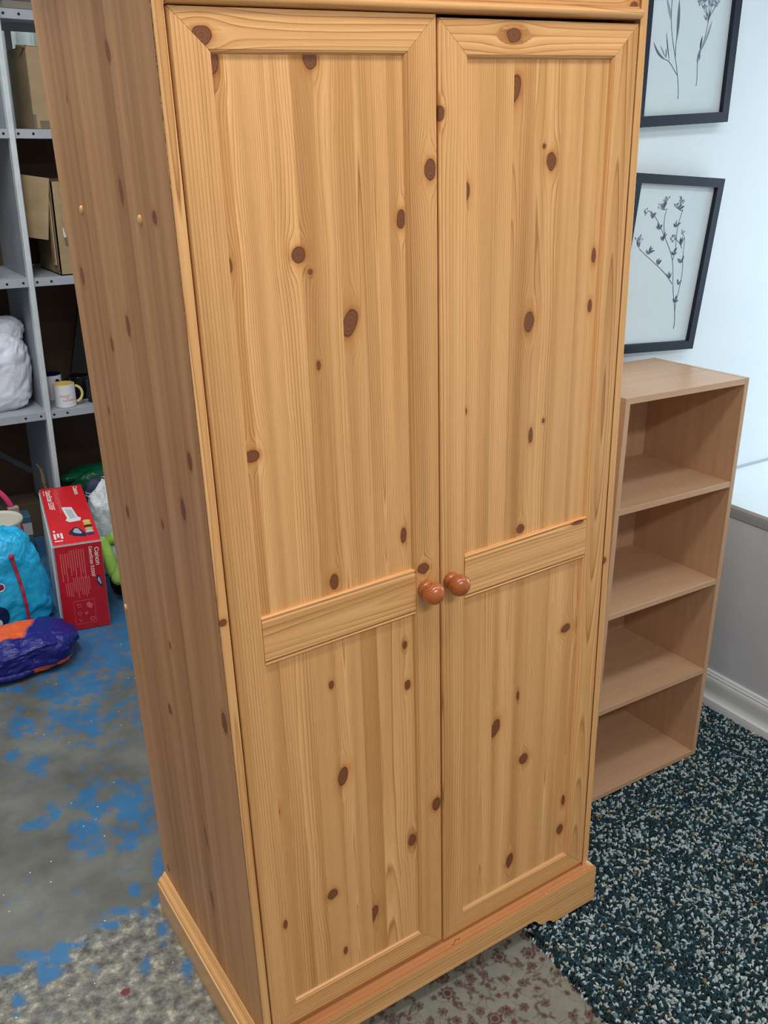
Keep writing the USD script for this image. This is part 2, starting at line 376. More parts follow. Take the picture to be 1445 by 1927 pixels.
def make_floor():
    xs = np.r_[np.linspace(-3.0, -1.0, 9)[:-1], np.arange(-1.0, .62, .009), np.linspace(.62, 4.5, 9)]
    ys = np.r_[np.linspace(-3.5, -.4, 9)[:-1], np.arange(-.4, 2.6, .009), np.linspace(2.6, 4.2, 9)]
    X, Y = np.meshgrid(xs, ys, indexing='ij')
    p = np.zeros_like(X)
    for x, y, ax, ay, bx, by in BLUE:
        m = np.linalg.inv(np.array([[ax, bx], [ay, by]]))
        q0, q1 = m[0, 0] * (X - x) + m[0, 1] * (Y - y), m[1, 0] * (X - x) + m[1, 1] * (Y - y)
        p = np.maximum(p, np.exp(-.5 * (q0 ** 2 + q1 ** 2)))
    p = np.maximum(p, np.clip((Y - 1.62 + .35 * (X - .05)) / .18, 0, .86))
    p = np.maximum(p, .42 * np.clip((Y - .95 + .3 * X) / .5, 0, 1) * np.clip((X + .22) / .2, 0, 1))
    line = .545 + .076 * (X + .406)
    rough = np.clip((line - Y) / .03 + .5, 0, 1)
    red = np.exp(-(((X + .188) / .011) ** 2 + ((Y - .353) / .008) ** 2))
    V = np.stack([X, Y, np.zeros_like(X)], -1).reshape(-1, 3)
    F = grid_faces(len(xs), len(ys))
    nodes = {'a': ('attribute', {'attribute': 'paint'}), 's': ('separate_xyz', {}), 'g': ('geometry', {}),
             'n1': ('noise_texture', {'scale': 19.0, 'detail': 7.0, 'roughness': .68}),
             'n2': ('noise_texture', {'scale': 5.0, 'detail': 5.0, 'roughness': .6}),
             'n3': ('noise_texture', {'scale': 130.0, 'detail': 3.0, 'roughness': .6}),
             'n4': ('noise_texture', {'scale': 34.0, 'detail': 7.0, 'roughness': .7}),
             'pa': ('math', {'math_type': 'multiply_add', 'value2': 3.6}),
             'pm': ('map_range', {'from_min': 2.16, 'from_max': 2.62, 'clamp': True}),
             'con': ('rgb_ramp', {'ramp': [(.30, (.086, .077, .062)), (.48, (.132, .130, .115)), (.70, (.195, .198, .180))]}),
             'sp': ('rgb_ramp', {'ramp': [(.36, (.060, .057, .050)), (.47, (.145, .140, .122)), (.56, (.24, .23, .185)), (.66, (.46, .43, .34))]}),
             'mr': ('mix', {}), 'blue': ('rgb_ramp', {'ramp': [(.3, (.022, .115, .26)), (.7, (.036, .175, .37))]}),
             'mixb': ('mix', {}), 'wash': ('rgb_ramp', {'ramp': [(.42, (0, 0, 0)), (.75, (1, 1, 1))]}),
             'wm': ('math', {'math_type': 'multiply'}), 'mixw': ('mix', {'color2': (.050, .110, .165)}),
             'mixr': ('mix', {'color2': (.16, .015, .025)}), 'rr': ('math', {'math_type': 'multiply_add', 'value2': .9}), 'rt': ('map_range', {'from_min': .75, 'from_max': .85, 'clamp': True}),
             'v': ('voronoi_texture', {'scale': 55.0}), 'vd': ('math', {'math_type': 'less_than', 'value2': .10}),
             'vs': ('separate_xyz', {}), 'vg': ('math', {'math_type': 'greater_than', 'value2': .90}), 'vm': ('math', {'math_type': 'multiply'}),
             'mixf': ('mix', {'color2': (.75, .78, .78)}),
             'b': ('bump', {'strength': .25, 'distance': .003}),
             'p': ('principled_bsdf', {'roughness': .55})}
    links = [('a.vector', 's.vector'), ('g.position', 'n1.vector'), ('g.position', 'n2.vector'), ('g.position', 'n3.vector'), ('g.position', 'n4.vector'), ('g.position', 'v.vector'),
             ('n1.fac', 'pa.value1'), ('s.x', 'pa.value3'), ('pa.value', 'pm.value'),
             ('n2.fac', 'con.fac'), ('n4.fac', 'sp.fac'), ('s.y', 'mr.fac'), ('con.color', 'mr.color1'), ('sp.color', 'mr.color2'),
             ('n1.fac', 'wash.fac'), ('wash.color', 'wm.value1'), ('s.x', 'wm.value2'), ('wm.value', 'mixw.fac'), ('mr.color', 'mixw.color1'),
             ('n2.fac', 'blue.fac'), ('pm.result', 'mixb.fac'), ('mixw.color', 'mixb.color1'), ('blue.color', 'mixb.color2'),
             ('n4.fac', 'rr.value1'), ('s.z', 'rr.value3'), ('rr.value', 'rt.value'), ('rt.result', 'mixr.fac'), ('mixb.color', 'mixr.color1'),
             ('v.distance', 'vd.value1'), ('v.color', 'vs.vector'), ('vs.x', 'vg.value1'), ('vd.value', 'vm.value1'), ('vg.value', 'vm.value2'), ('vm.value', 'mixf.fac'),
             ('mixr.color', 'mixf.color1'), ('mixf.color', 'p.base_color'), ('n3.fac', 'b.height'), ('b.normal', 'p.normal')]
    usdkit.material(stage, '/World/Looks/painted_concrete', nodes, links, surface='p.BSDF')
    # thin slab: top grid plus a bottom
    struct('floor', (V, F), 'painted_concrete', True, {'paint': np.stack([p.ravel(), rough.ravel(), red.ravel()], -1)},
           label='grey concrete floor with worn patches of blue paint')


make_floor()

WHITE = noisy('white_paint', (.76, .82, .86), (.81, .87, .91), 3.0, .55, bump=.04, bscale=90)
WHITE_G = plain('white_gloss', (.80, .81, .81), .30)
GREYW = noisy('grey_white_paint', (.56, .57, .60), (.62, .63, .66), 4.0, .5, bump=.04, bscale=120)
GREY_TRIM = plain('grey_trim', (.34, .35, .38), .5)
BEIGE_LINE = plain('beige_edge', (.62, .60, .52), .5)

struct('wall_back', box(.93, 3.4, WALL_Y, WALL_Y + .10, 0, 3.1), WHITE, False, label='white wall behind the bookcase')
# boxed-in low wall on the right with a ledge on top
RX, LZ = 1.758, .708
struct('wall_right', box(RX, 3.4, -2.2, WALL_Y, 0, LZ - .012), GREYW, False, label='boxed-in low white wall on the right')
wl = thing('trim_1', 'white ledge board with grey moulding under its edge', None, kind='structure')
obj('ledge_board', box(RX - .006, 3.4, -2.2, WALL_Y, LZ - .012, LZ, .002), WHITE, wl)
obj('edge_strip', box(RX - .008, RX - .006, -2.2, WALL_Y, LZ - .006, LZ + .001), BEIGE_LINE, wl)


def sweep_y(profile, y0, y1):
    """Extrudes an (x, z) outline along y."""
    m = trimesh.creation.extrude_polygon(sg.Polygon(profile), y1 - y0)
    T = np.array([[1, 0, 0, 0], [0, 0, -1, y1], [0, 1, 0, 0], [0, 0, 0, 1.0]])
    m.apply_transform(T)
    if m.volume < 0:
        m.invert()
    return m


prof = [(RX, LZ - .012), (RX - .005, LZ - .012), (RX - .006, LZ - .018), (RX - .004, LZ - .030), (RX - .004, LZ - .038), (RX - .002, LZ - .042), (RX, LZ - .044)]
obj('moulding', sweep_y(prof, -2.2, WALL_Y), GREY_TRIM, wl)
struct('trim_2', box(RX, 3.4, WALL_Y - .004, WALL_Y, LZ, LZ + .009), plain('grey_sealant', (.50, .52, .55), .6), False, label='grey sealant line where the ledge meets the wall')
z0 = CARPET_Z - .006
bp = [(RX, z0), (RX - .024, z0), (RX - .024, z0 + .022), (RX - .0225, z0 + .030)]
bp += [(RX - .0225 + .012 * math.sin(t), z0 + .030 + .016 * (1 - math.cos(t)) * 1.6) for t in np.linspace(.15, 1.45, 8)]
bp += [(RX - .0120, z0 + .066), (RX - .0135, z0 + .080), (RX - .0145, z0 + .094), (RX - .0125, z0 + .0995), (RX - .0095, z0 + .1000), (RX - .0095, z0 + .1025), (RX - .0115, z0 + .1050), (RX - .0110, z0 + .1085),
       (RX - .0070, z0 + .1095), (RX - .0070, z0 + .1120), (RX - .0080, z0 + .1140), (RX - .0060, z0 + .1185), (RX, z0 + .1195)]
struct('baseboard_right', sweep_y(bp, -2.2, WALL_Y), WHITE_G, 30, label='white moulded baseboard under the low wall')

# corrugated sheet wall far behind the shelving
xs = np.arange(-2.6, 3.4, .01)
ph = (xs / .085) % 1.0
yw = 3.75 - .022 * np.clip(np.minimum((ph - .10) / .10, (.62 - ph) / .10), 0, 1)
poly = np.vstack([np.stack([xs, yw], -1), np.stack([xs[::-1], np.full(len(xs), 3.80)], -1)])
cw = trimesh.creation.extrude_polygon(sg.Polygon(poly), 3.2)
struct('wall_far', cw, noisy('corrugated_metal', (.50, .58, .57), (.62, .69, .67), 14, .45), 20, label='pale corrugated metal wall behind the shelving')


# ------------------------------------------------------------------ wardrobe
TH = -.04
WM = np.eye(4); WM[:3, :3] = Rot.from_euler('y', TH).as_matrix(); WM[:3, 3] = (0, 0, .0016)
wardrobe = thing('wardrobe', 'tall two-door varnished pine wardrobe with round stained knobs', 'wardrobe', mat4=WM)

K = {
    'L_top': [(.0426, 1.8303, .0134, .0118, 0)],
    'L_up': [(.0615, 1.7995, .0105, .0140, 12), (.2044, 1.8049, .0105, .0135, 0), (.1685, 1.5541, .0111, .0124, 0), (.1866, 1.5287, .0039, .0045, 0), (.2488, 1.4472, .0120, .0215, 24), (.0600, 1.5496, .0064, .0119, 0), (.1914, 1.3914, .0036, .0072, 0), (.0688, 1.2734, .0137, .0090, 0), (.1974, 1.028, .0085, .0135, 0), (.3444, 1.5889, .0077, .0137, 0), (.336, 1.0742, .0060, .0148, 0)],
    'L_r': [(.3861, 1.6577, .0107, .0156, 0), (.3647, 1.0036, .0125, .0095, 0), (.3875, .4803, .0100, .015, 0)],
    'L_lo': [(.1939, .6345, .0101, .0202, 12), (.1806, .8338, .0048, .0085, 0), (.1574, .3761, .0105, .0115, 0), (.2431, .2724, .0105, .0235, 22), (.0569, .6153, .007, .0147, 0), (.3376, .7741, .006, .0103, 0), (.3404, .4126, .009, .0143, 0), (.3336, .8605, .0050, .0076, 0), (.1778, .2193, .0045, .0096, 0)],
    'L_l': [(.045, .3682, .0045, .01, 0)],
    'R_top': [(.5417, 1.8378, .0134, .0099, 0)],
    'R_up': [(.5570, 1.7638, .0125, .0215, 24), (.64, 1.6571, .0100, .0138, 0), (.6228, 1.6802, .0040, .004, 0), (.4658, 1.6217, .0072, .014, 0), (.4605, 1.5711, .0036, .012, 0), (.6015, 1.4018, .0105, .0172, 8), (.4650, 1.2687, .0050, .0065, 0), (.6143, 1.1961, .0050, .0142, 0), (.6435, 1.2183, .0035, .005, 0), (.5966, 1.0175, .0090, .009, 0), (.7458, 1.4979, .0052, .0119, 0), (.7430, 1.4115, .0050, .0114, 0), (.4620, 1.1909, .0030, .0068, 0)],
    'R_l': [(.4071, 1.7335, .0058, .01, 0)],
    'R_lo': [(.7261, .7623, .0125, .0091, 0), (.546, .5919, .0110, .0205, 22), (.6243, .4845, .0120, .0122, 0), (.5938, .2262, .0095, .0180, 8), (.7401, .2385, .0090, .0130, 0), (.7459, .3176, .0050, .0122, 0), (.4620, .4047, .0036, .0280, 0), (.6037, .6477, .0036, .0103, 0)],
    'R_m': [(.7303, .9966, .0157, .0045, 0)],
    'edge_l': [(-.0133, 1.021, .0065, .0063, 0)], 'edge_r': [(.8064, .8928, .0060, .0073, 0)],
    'fascia': [(.7942, 1.8842, .0090, .0058, 0)],
    'side': [(.1814, 1.8232, .0075, .0130, 20), (.2022, 1.6426, .0070, .0165, 0), (.0745, 1.6139, .0080, .0088, 0), (.4743, 1.4909, .0100, .0136, 0), (.255, 1.4385, .0080, .0163, 0), (.3553, 1.3915, .0070, .0108, 0), (.0476, 1.2721, .0080, .0136, 0), (.101, 1.1762, .0090, .0160, 0), (.4081, 1.0698, .0075, .0117, 0), (.2122, 1.1128, .005, .0077, 0), (.4321, 1.2596, .0050, .0056, 0), (.3149, .6861, .0090, .0105, 0), (.2099, .2913, .0065, .0200, 8), (.0272, .823, .0095, .0190, 0), (.41, 1.7712, .0035, .0055, 0), (.4982, .1457, .005, .012, 0), (.196, .4604, .0040, .0243, 10), (.2607, .855, .0045, .008, 0)]}
KS = lambda L: [(z, x, rz, rx, -t) for (x, z, rx, rz, t) in L]          # for boards whose grain runs across

X, Z, Yf = np.array([1., 0, 0]), np.array([0, 0, 1.]), np.array([0, -1., 0])
DOOR_T, REC = .018, .0072


def member(w, outer=.004, bead=False):
    """Section of a stile or rail: a = 0 at the outer edge, w at the panel; front at d = 0."""
    if outer:
        first = [[(0, -DOOR_T), (0, -outer)], arc(outer, -outer, outer, 180, 90, 6) + flat(outer, w - .0065, 0)[1:]]
    else:
        first = [flat(0, w - .0065, 0)]
    inner = [[(w - .0065, 0), (w - .0062, -.0012)], [(w - .0062, -.0012)] + arc(w - .0062, -.0052, .0040, 90, 20, 5) + [(w - .0015, -.0062), (w, -REC - .002)]]
    return first + inner + [[(w, -REC - .002), (w, -DOOR_T)], [(w, -DOOR_T), (0, -DOOR_T)]]


def make_door(x0, x1, dz, k, seed, hang, cuts_up, cuts_lo):
    zb, zt = .1135 + dz, 1.8622 + dz
    ws, wt, wb = .0560, .0535, .0555
    door = thing('door', None, None, parent=wardrobe)
    sd = lambda j: seed * 40 + j
    gap = .0003
    # stiles (grain upright), mitred to the rails
    for j, (xo, ax, kk) in enumerate(((x0, X, K[k + '_l'] if k + '_l' in K else ()), (x1, -X, K.get(k + '_r', ())))):
        kn = [(x if j == 0 else -x, z, a, b, t if j == 0 else -t) for (x, z, a, b, t) in kk]
        board('stile', door, PINE, (xo, 0, 0), ax, Z, Yf, member(ws, (.0045, .0016)[j]), zb + gap, zt - gap, wb / ws, wt / ws, .004, kn, sd(j), spacing=(.0052, .0040)[j], tone=(.45, .6)[j])
    # rails (grain across)
    board('rail', door, PINE, (0, 0, zt), -Z, X, Yf, member(wt, .0016), x0 + gap, x1 - gap, ws / wt, ws / wt, .003, [(-z, x, a, b, t) for (z, x, a, b, t) in KS(K[k + '_top'])], sd(3), spacing=.0075, tone=.35)
    board('rail', door, PINE, (0, 0, zb), Z, X, Yf, member(wb), x0 + gap, x1 - gap, ws / wb, ws / wb, .004, (), sd(4), spacing=.0060, tone=.5)
    # middle rail with a bead along its upper and lower edge
    z1, z0_ = .9990 + dz, .9258 + dz
    h = z1 - z0_
    e = .0075
    mid = [[(-e, -REC - .002), (-e, -.0035)], arc(-e + .0028, -.0032, .0028, 180, 20, 6), [(-.0018, -.0030), (0, -.0022)], [(0, -.0022), (.0006, 0)] + flat(.0006, h - .0006, 0, .003)[1:] + [(h, -.0022)],
           [(h, -.0022), (h + .0018, -.0030)], arc(h + e - .0028, -.0032, .0028, 160, 0, 6), [(h + e, -.0035), (h + e, -REC - .002)], [(h + e, -REC - .002), (h + e, -DOOR_T + .002)], [(h + e, -DOOR_T + .002), (-e, -DOOR_T + .002)], [(-e, -DOOR_T + .002), (-e, -REC - .002)]]
    board('middle_rail', door, PINE, (0, 0, z0_), Z, X, Yf, mid, x0 + ws - .004, x1 - ws + .004, 0, 0, .004, KS(K.get(k + '_m', ())), sd(5), spacing=.0062, tone=.3)
    # panels of glued strips
    for name, kk, za, zc, cuts, j in (('panel', k + '_up', z1 - .004, zt - wt + .004, cuts_up, 10), ('panel', k + '_lo', zb + wb - .004, z0_ + .004, cuts_lo, 25)):
        xa, xb = x0 + ws - .006, x1 - ws + .006
        edges = [xa] + [c for c in cuts if xa + .012 < c < xb - .012] + [xb]
        segs, strips = [], {}
        for q in range(len(edges) - 1):
            segs.append(flat(edges[q], edges[q + 1], -REC, .0026)); strips[q] = (edges[q], edges[q + 1], sd(j + q))
        segs += [[(xb, -REC), (xb, -REC - .007)], [(xb, -REC - .007), (xa, -REC - .007)], [(xa, -REC - .007), (xa, -REC)]]
        board(name, door, PINE, (0, 0, 0), X, Z, Yf, segs, za, zc, 0, 0, .0035, K[kk], sd(j), strips)
    # turned knob
    kx, kz = hang
    pr = [(0, 0), (.0120, 0), (.0150, .0020), (.0160, .0055), (.0152, .0090), (.0128, .0120), (.0118, .0135), (.0128, .0155)]
    pr += [(.0203 * math.cos(t), .0285 + .0183 * math.sin(t)) for t in np.linspace(-.80, math.pi / 2 - .02, 22)] + [(0, .0468)]
    lm = lathe(pr, 56)
    v, f = arr(lm)
    v2 = np.stack([v[:, 0] + kx, -v[:, 2] - .0, v[:, 1] + kz], -1)
    ctr = np.array([kx - .030, .05, kz + .05]) if k == 'L' else np.array([kx + .045, .0, kz + .05])
    rr = np.linalg.norm((v2 - ctr) * np.array([1, .35, 1]), axis=1)
    rr = rr + .0028 * meshkit.fbm(v2 * 60, 2)
    wv = np.stack([rr / .0024, np.full(len(v2), 9.0), np.full(len(v2), .45)], -1)
    tm = trimesh.Trimesh(v2, f, process=False)
    if tm.volume < 0:
        f = f[:, ::-1]
    obj('knob', (v2, f), KNOB, door, True, {'wood': wv, 'wc': np.stack([v2[:, 0] * .3, v2[:, 2] * .3, v2[:, 1] * .3], -1)})
    return door


make_door(.0006, .3990, 0, 'L', 1, (.3665, .9660), [.0718, .1274, .1658, .1988, .2300, .2605, .2860, .3168], [.0783, .1040, .1385, .1825, .2346, .2684, .3053])
make_door(.4035, .8042, -.0039, 'R', 2, (.4215, .9655), [.5132, .5506, .5945, .6491, .6985, .7323], [.4982, .5300, .5740, .6120, .6680, .7080])

# carcass
D_, SF = .5335, .018
ZT = 1.985
side_edges = [0, .062, .125, .178, .232, .300, .352, .405, .452, .497, D_]
segs, strips = [], {}
for q in range(len(side_edges) - 1):
    segs.append(flat(side_edges[q], side_edges[q + 1], 0, .0035)); strips[q] = (side_edges[q], side_edges[q + 1], 200 + q)
segs += [[(D_, 0), (D_, -.0155)], [(D_, -.0155), (0, -.0155)], [(0, -.0155), (0, -.007), (0, 0)]]
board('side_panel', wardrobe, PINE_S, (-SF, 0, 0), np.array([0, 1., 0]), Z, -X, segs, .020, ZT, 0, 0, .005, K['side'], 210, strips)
# lipping of the left panel's front edge carries its own knot
board('front_edge', wardrobe, PINE, (-SF, 0, 0), X, Z, Yf, [[(0, -.004), (0, .0)], arc(.0012, -.0004, .0012, 180, 90, 3) + flat(.0012, .0148, .0008, .0025)[1:] + [(.0155, .0)], [(.0155, 0), (.0155, -.004)], [(.0155, -.004), (0, -.004)]], .020, ZT, 0, 0, .004,
      K['edge_l'], 215, spacing=.0035, tone=.45)
segs2 = [flat(0, D_, 0, .05), [(D_, 0), (D_, -.0163)], [(D_, -.0163), (0, -.0163)], [(0, -.0163), (0, 0)]]
XR = .8220
board('side_panel', wardrobe, PINE, (XR, 0, 0), np.array([0, 1., 0]), Z, X, segs2, .020, ZT, 0, 0, .05, (), 221)
board('front_edge', wardrobe, PINE, (XR - .0163, 0, 0), X, Z, Yf, [[(0, -.004), (0, .0)], flat(0, .0151, .0008, .0025) + arc(.0151, -.0004, .0012, 90, 0, 3)[1:], [(.0163, -.0004), (.0163, -.004)], [(.0163, -.004), (0, -.004)]], .020, ZT, 0, 0, .004,
      K['edge_r'], 216, spacing=.0035, tone=.5)
wooden('back_panel', box(-.0022, .8055, D_ - .006, D_ - .0005, .03, ZT), PINE, wardrobe, 2, 231)
wooden('bottom_board', box(-.0023, .8055, .024, D_ - .007, .0905, .1085), PINE, wardrobe, 0, 232)
wooden('top_board', box(-.0023, .8055, .024, D_ - .007, ZT - .018, ZT), PINE, wardrobe, 0, 233)
board('fascia', wardrobe, PINE, (0, .0045, 1.8800), Z, X, Yf, [flat(-.0165, .1, 0, .0035), [(.1, 0), (.1, -.015)], [(.1, -.015), (-.0165, -.015)], [(-.0165, -.015), (-.0165, 0)]], -.0023, .8055, 0, 0, .004, [(z, x, a, b, t) for (z, x, a, b, t) in KS(K['fascia'])], 240, spacing=.006, tone=.6)
bulb = [[(0, 0), (.001, .0060)], arc(.0085, .0062, .0075, 172, 8, 12), [(.016, .0070), (.0165, .0035), (.0190, .0032), (.0195, 0)], [(.0195, 0), (0, 0)]]
board('bead_moulding', wardrobe, PINE, (0, .0042, 1.8632), Z, X, Yf, bulb, .0005, .8038, 0, 0, .01, (), 241, spacing=.005, tone=.75)
wooden('cornice', trimesh.util.concatenate([box(-.035, .839, -.030, .545, ZT, ZT + .022, .004)]), PINE, wardrobe, 0, 245)
# plinth: front board with a shaped foot at each end, moulded board along each side
half = [(.8290, .0015), (.7003, .0030), (.6965, .0085), (.6920, .0135), (.6865, .0168), (.6830, .0172), (.6760, .0168), (.6680, .0172), (.6620, .0190), (.6575, .0225), (.6530, .0285), (.6487, .0344), (.6440, .0390), (.6389, .0411), (.6300, .0420)]
mid_x = (.8290 - .0390) / 2
outline = half + [(2 * mid_x - x, z) for x, z in half[::-1]] + [(-.0390, .0985), (.8290, .0985)]
pl = trimesh.creation.extrude_polygon(sg.Polygon(outline), .0195)
pl.apply_transform(np.array([[1, 0, 0, 0], [0, 0, -1, -.0020], [0, 1, 0, 0], [0, 0, 0, 1.0]]))
if pl.volume < 0:
    pl.invert()
v, f = arr(pl)
top = v[f].mean(1)[:, 2] > .0984
wooden('plinth', trimesh.Trimesh(v, f[~top], process=False), PINE, wardrobe, 0, 251, spacing=.011, tone=.45)
wooden('plinth_top', box(-.0390, .8290, -.0215, .0225, .0965, .0990, .0012), PINE_TOP, wardrobe, 0, 252, spacing=.009, tone=.7, label='orange varnished top of the plinth')
obj('scratch', tube(smoothline([(.4156, -.0106, .0990), (.4268, -.0081, .0990), (.4320, -.0057, .0990), (.4371, -.0083, .0990), (.4415, -.0044, .0990)], 14), .0006, 6), plain('scratch_brown', (.10, .035, .015), .8), wardrobe, True)
for cx, cy, cl in ((.6614, -.0035, .0045), (.6792, -.0165, .0040), (.7806, -.0035, .0045), (.8004, -.0125, .0030)):
    obj('chip', box(cx - cl / 2, cx + cl / 2, cy - .0009, cy + .0009, .0987, .0993, .0002), plain('bare_wood', (.72, .52, .33), .8), wardrobe, False)
obj('splinter', trimesh.convex.convex_hull(np.array([(.8130, -.0030, .0990), (.8270, -.0150, .0990), (.8280, -.0020, .0990), (.8140, -.0005, .1080), (.8235, -.0010, .1050), (.8275, -.0060, .1010)])), 'bare_wood', wardrobe, False, label='broken splintered corner of the plinth')
sp = [(-.0180, .1075), (-.0195, .1070), (-.0235, .1030), (-.0262, .0985), (-.0275, .0970), (-.0290, .0972), (-.0300, .0962), (-.0330, .0945), (-.0352, .0915), (-.0365, .0880), (-.0368, .0855), (-.0368, .0838), (-.0388, .0832), (-.0398, .0820), (-.0400, .0790), (-.0400, .0010), (-.0205, .0010), (-.0182, .0100)]
wooden('plinth_side', sweep_y(sp, -.002, D_ + .001), PINE, wardrobe, 1, 253, spacing=.006, tone=.3)
wooden('plinth_side', box(.8222, .8290, -.002, D_ + .001, .0015, .0985, .002), PINE, wardrobe, 1, 254, spacing=.006, tone=.4)
for (py, pz) in ((.4177, 1.6044), (.1342, 1.6072), (.5190, .8199)):
    dome_m = trimesh.creation.icosphere(2, 1.0); dome_m.apply_scale([.0030, .0072, .0072]); dome_m.apply_translation([-SF - .0004, py, pz])
    wooden('plug', dome_m, PINE, wardrobe, 1, 261, tone=.2, smooth=True)

# ------------------------------------------------------------------ bookcase
bp_ = [1.4958, .2367, .0115]
BW, BD, BH, BT = .4487, .3121, 1.1256, .0159
BM = np.eye(4); BM[:3, :3] = Rot.from_euler('xyz', [-.0192, .0184, .0115]).as_matrix(); BM[:3, 3] = (1.4958, .2367, .0310)
bookcase = thing('bookcase', 'open beech-effect bookcase with three shelves standing against the white wall', 'bookcase', mat4=BM)


def lam(name, x0, x1, y0, y1, z0, z1, axis, seed, tone=.5, label=None):
    wooden(name, box(x0, x1, y0, y1, z0, z1, .0008), BEECH, bookcase, axis, seed, spacing=.0032, tone=tone, label=label)


lam('side_panel', -BT, 0, 0, BD, 0, BH, 2, 1, .55)
lam('side_panel', -BW, -BW + BT, 0, BD, 0, BH - BT, 2, 2, .5)
lam('top_board', -BW, -BT, 0, BD - .001, BH - BT - .0005, BH - .0005, 0, 3, .35)
for q, zz in enumerate((.8492, .5680, .2898, .0156)):
    lam('shelf' if q < 3 else 'bottom_board', -BW + BT, -BT, .001, BD - .008, zz - BT + (.0003 if q == 3 else 0), zz, 0, 10 + q, .45)
wooden('back_panel', box(-BW + .004, -.004, BD - .008, BD - .003, .002, BH - BT - .001), BEECH, bookcase, 2, 20, spacing=.004, tone=.2)

# ------------------------------------------------------------------ framed prints
FRAME = plain('black_frame', (.011, .014, .030), .5, specular_ior_level=.25)
PAPER = noisy('art_paper', (.76, .81, .87), (.79, .84, .90), 30, .8)
INK = [plain('ink_dark', lin(58, 62, 84), .8), plain('ink_grey', lin(104, 110, 134), .8), plain('ink_pale', lin(150, 158, 180), .8)]
usdkit.material(stage, '/World/Looks/picture_glass', {'lw': ('layer_weight', {'blend': .5}), 'pw': ('math', {'math_type': 'power', 'value2': 4.0}), 'f': ('math', {'math_type': 'multiply_add', 'value2': .18, 'value3': .03}), 't': ('transparent_bsdf', {'color': (.97, .985, .98)}), 'g': ('glossy_bsdf', {'roughness': .02, 'color': (1, 1, 1)}), 'm': ('mix_closure', {})},
                [('lw.facing', 'pw.value1'), ('pw.value', 'f.value1'), ('f.value', 'm.fac'), ('t.BSDF', 'm.closure1'), ('g.BSDF', 'm.closure2')], surface='m.closure')


def ribbon(pts, w0, w1, n=28):
    p = smoothline(pts, n); t = np.gradient(p, axis=0); t /= np.linalg.norm(t, axis=1, keepdims=True) + 1e-9
    nrm = np.stack([-t[:, 1], t[:, 0]], -1); w = np.linspace(w0, w1, n)[:, None] / 2
    return sg.Polygon(np.vstack([p + nrm * w, (p - nrm * w)[::-1]])).buffer(0)


def leaf(pts, w, n=20):
    p = smoothline(pts, n); t = np.gradient(p, axis=0); t /= np.linalg.norm(t, axis=1, keepdims=True) + 1e-9
    nrm = np.stack([-t[:, 1], t[:, 0]], -1); s = np.linspace(0, 1, n)
    ww = (w / 2 * np.sin(np.pi * np.clip(s, .02, .98)) ** .8)[:, None]
    return sg.Polygon(np.vstack([p + nrm * ww, (p - nrm * ww)[::-1]])).buffer(0)


def print_mesh(polys, y):
    from shapely.ops import unary_union
    g = unary_union([p for p in polys if not p.is_empty])
    ms = []
    for q in getattr(g, 'geoms', [g]):
        if q.area < 1e-8:
            continue
        m = trimesh.creation.extrude_polygon(q.simplify(.0001), .0002)
        m.apply_transform(np.array([[1, 0, 0, 0], [0, 0, -1, y], [0, 1, 0, 0], [0, 0, 0, 1.0]]))
        if m.volume < 0:
            m.invert()
        ms.append(m)
    return ms


def make_frame(p, w, h, b, label, layers):
    m = np.eye(4); m[:3, :3] = Rot.from_euler('yxz', [p[2], p[3], p[4]]).as_matrix(); m[:3, 3] = (p[0], .6, p[1])
    t = thing('framed_print', label, 'picture', mat4=m, group=None)
    dep = .022

    def bar(c):
        q = trimesh.convex.convex_hull(np.array([(x, y, z) for (x, z) in c for y in (0, dep)]))
        return q
    e = .0002
    for c in ([(-w, 0), (0, 0), (-b, b - e), (-w + b, b - e)], [(-w, h), (0, h), (-b, h - b + e), (-w + b, h - b + e)], [(0, 0), (0, h), (-b + e, h - b), (-b + e, b)], [(-w, 0), (-w, h), (-w + b - e, h - b), (-w + b - e, b)]):
        obj('frame_bar', bar(c), FRAME, t, False)
    obj('glass_pane', box(-w + b - .002, -b + .002, .0080, .0095, b - .002, h - b + .002), 'picture_glass', t, False)
    pr = obj('print_sheet', box(-w + b - .003, -b + .003, .0125, .0145, b - .003, h - b + .003), PAPER, t, False)
    for k, polys in enumerate(layers):
        if polys:
            for piece in print_mesh(polys, .0124 - .00015 * k):
                obj('flower_drawing', piece, INK[k], t, False)
    obj('backing_board', box(-w + .004, -.004, .0150, dep - .001, .004, h - .004), FRAME, t, False)


rng = np.random.default_rng(5)
S2 = {'main': [(-.0849, .0588), (-.0934, .1075), (-.1215, .1835), (-.1411, .2494), (-.1851, .3082), (-.2144, .3405), (-.2439, .3672), (-.2729, .3788), (-.282, .3712)], 'a': [(-.1851, .3082), (-.1972, .3333), (-.2016, .378), (-.1989, .388)], 'b': [(-.1418, .252), (-.1384, .2882), (-.1442, .329), (-.139, .3745), (-.1363, .3871)], 'c': [(-.0934, .1075), (-.0927, .1724), (-.0931, .2256), (-.1039, .278), (-.1101, .3141), (-.123, .3231)], 'c2': [(-.1117, .2831), (-.1348, .3036), (-.1506, .3096)], 'd': [(-.1262, .1863), (-.194, .2341), (-.2426, .2598), (-.282, .2824)], 'a2': [(-.2035, .3854), (-.2144, .3836), (-.2255, .3883)], 'b2': [(-.1349, .3821), (-.154, .3866), (-.1673, .3927)]}
L2 = [(-.2124, .3331), (-.193, .3031), (-.1386, .2023), (-.1953, .2393), (-.2408, .2674), (-.0989, .1832), (-.1023, .2441), (-.1178, .2909), (-.1525, .339), (-.1399, .265), (-.0985, .1348), (-.2495, .3597), (-.2111, .3852), (-.1482, .3853), (-.2826, .2849)]
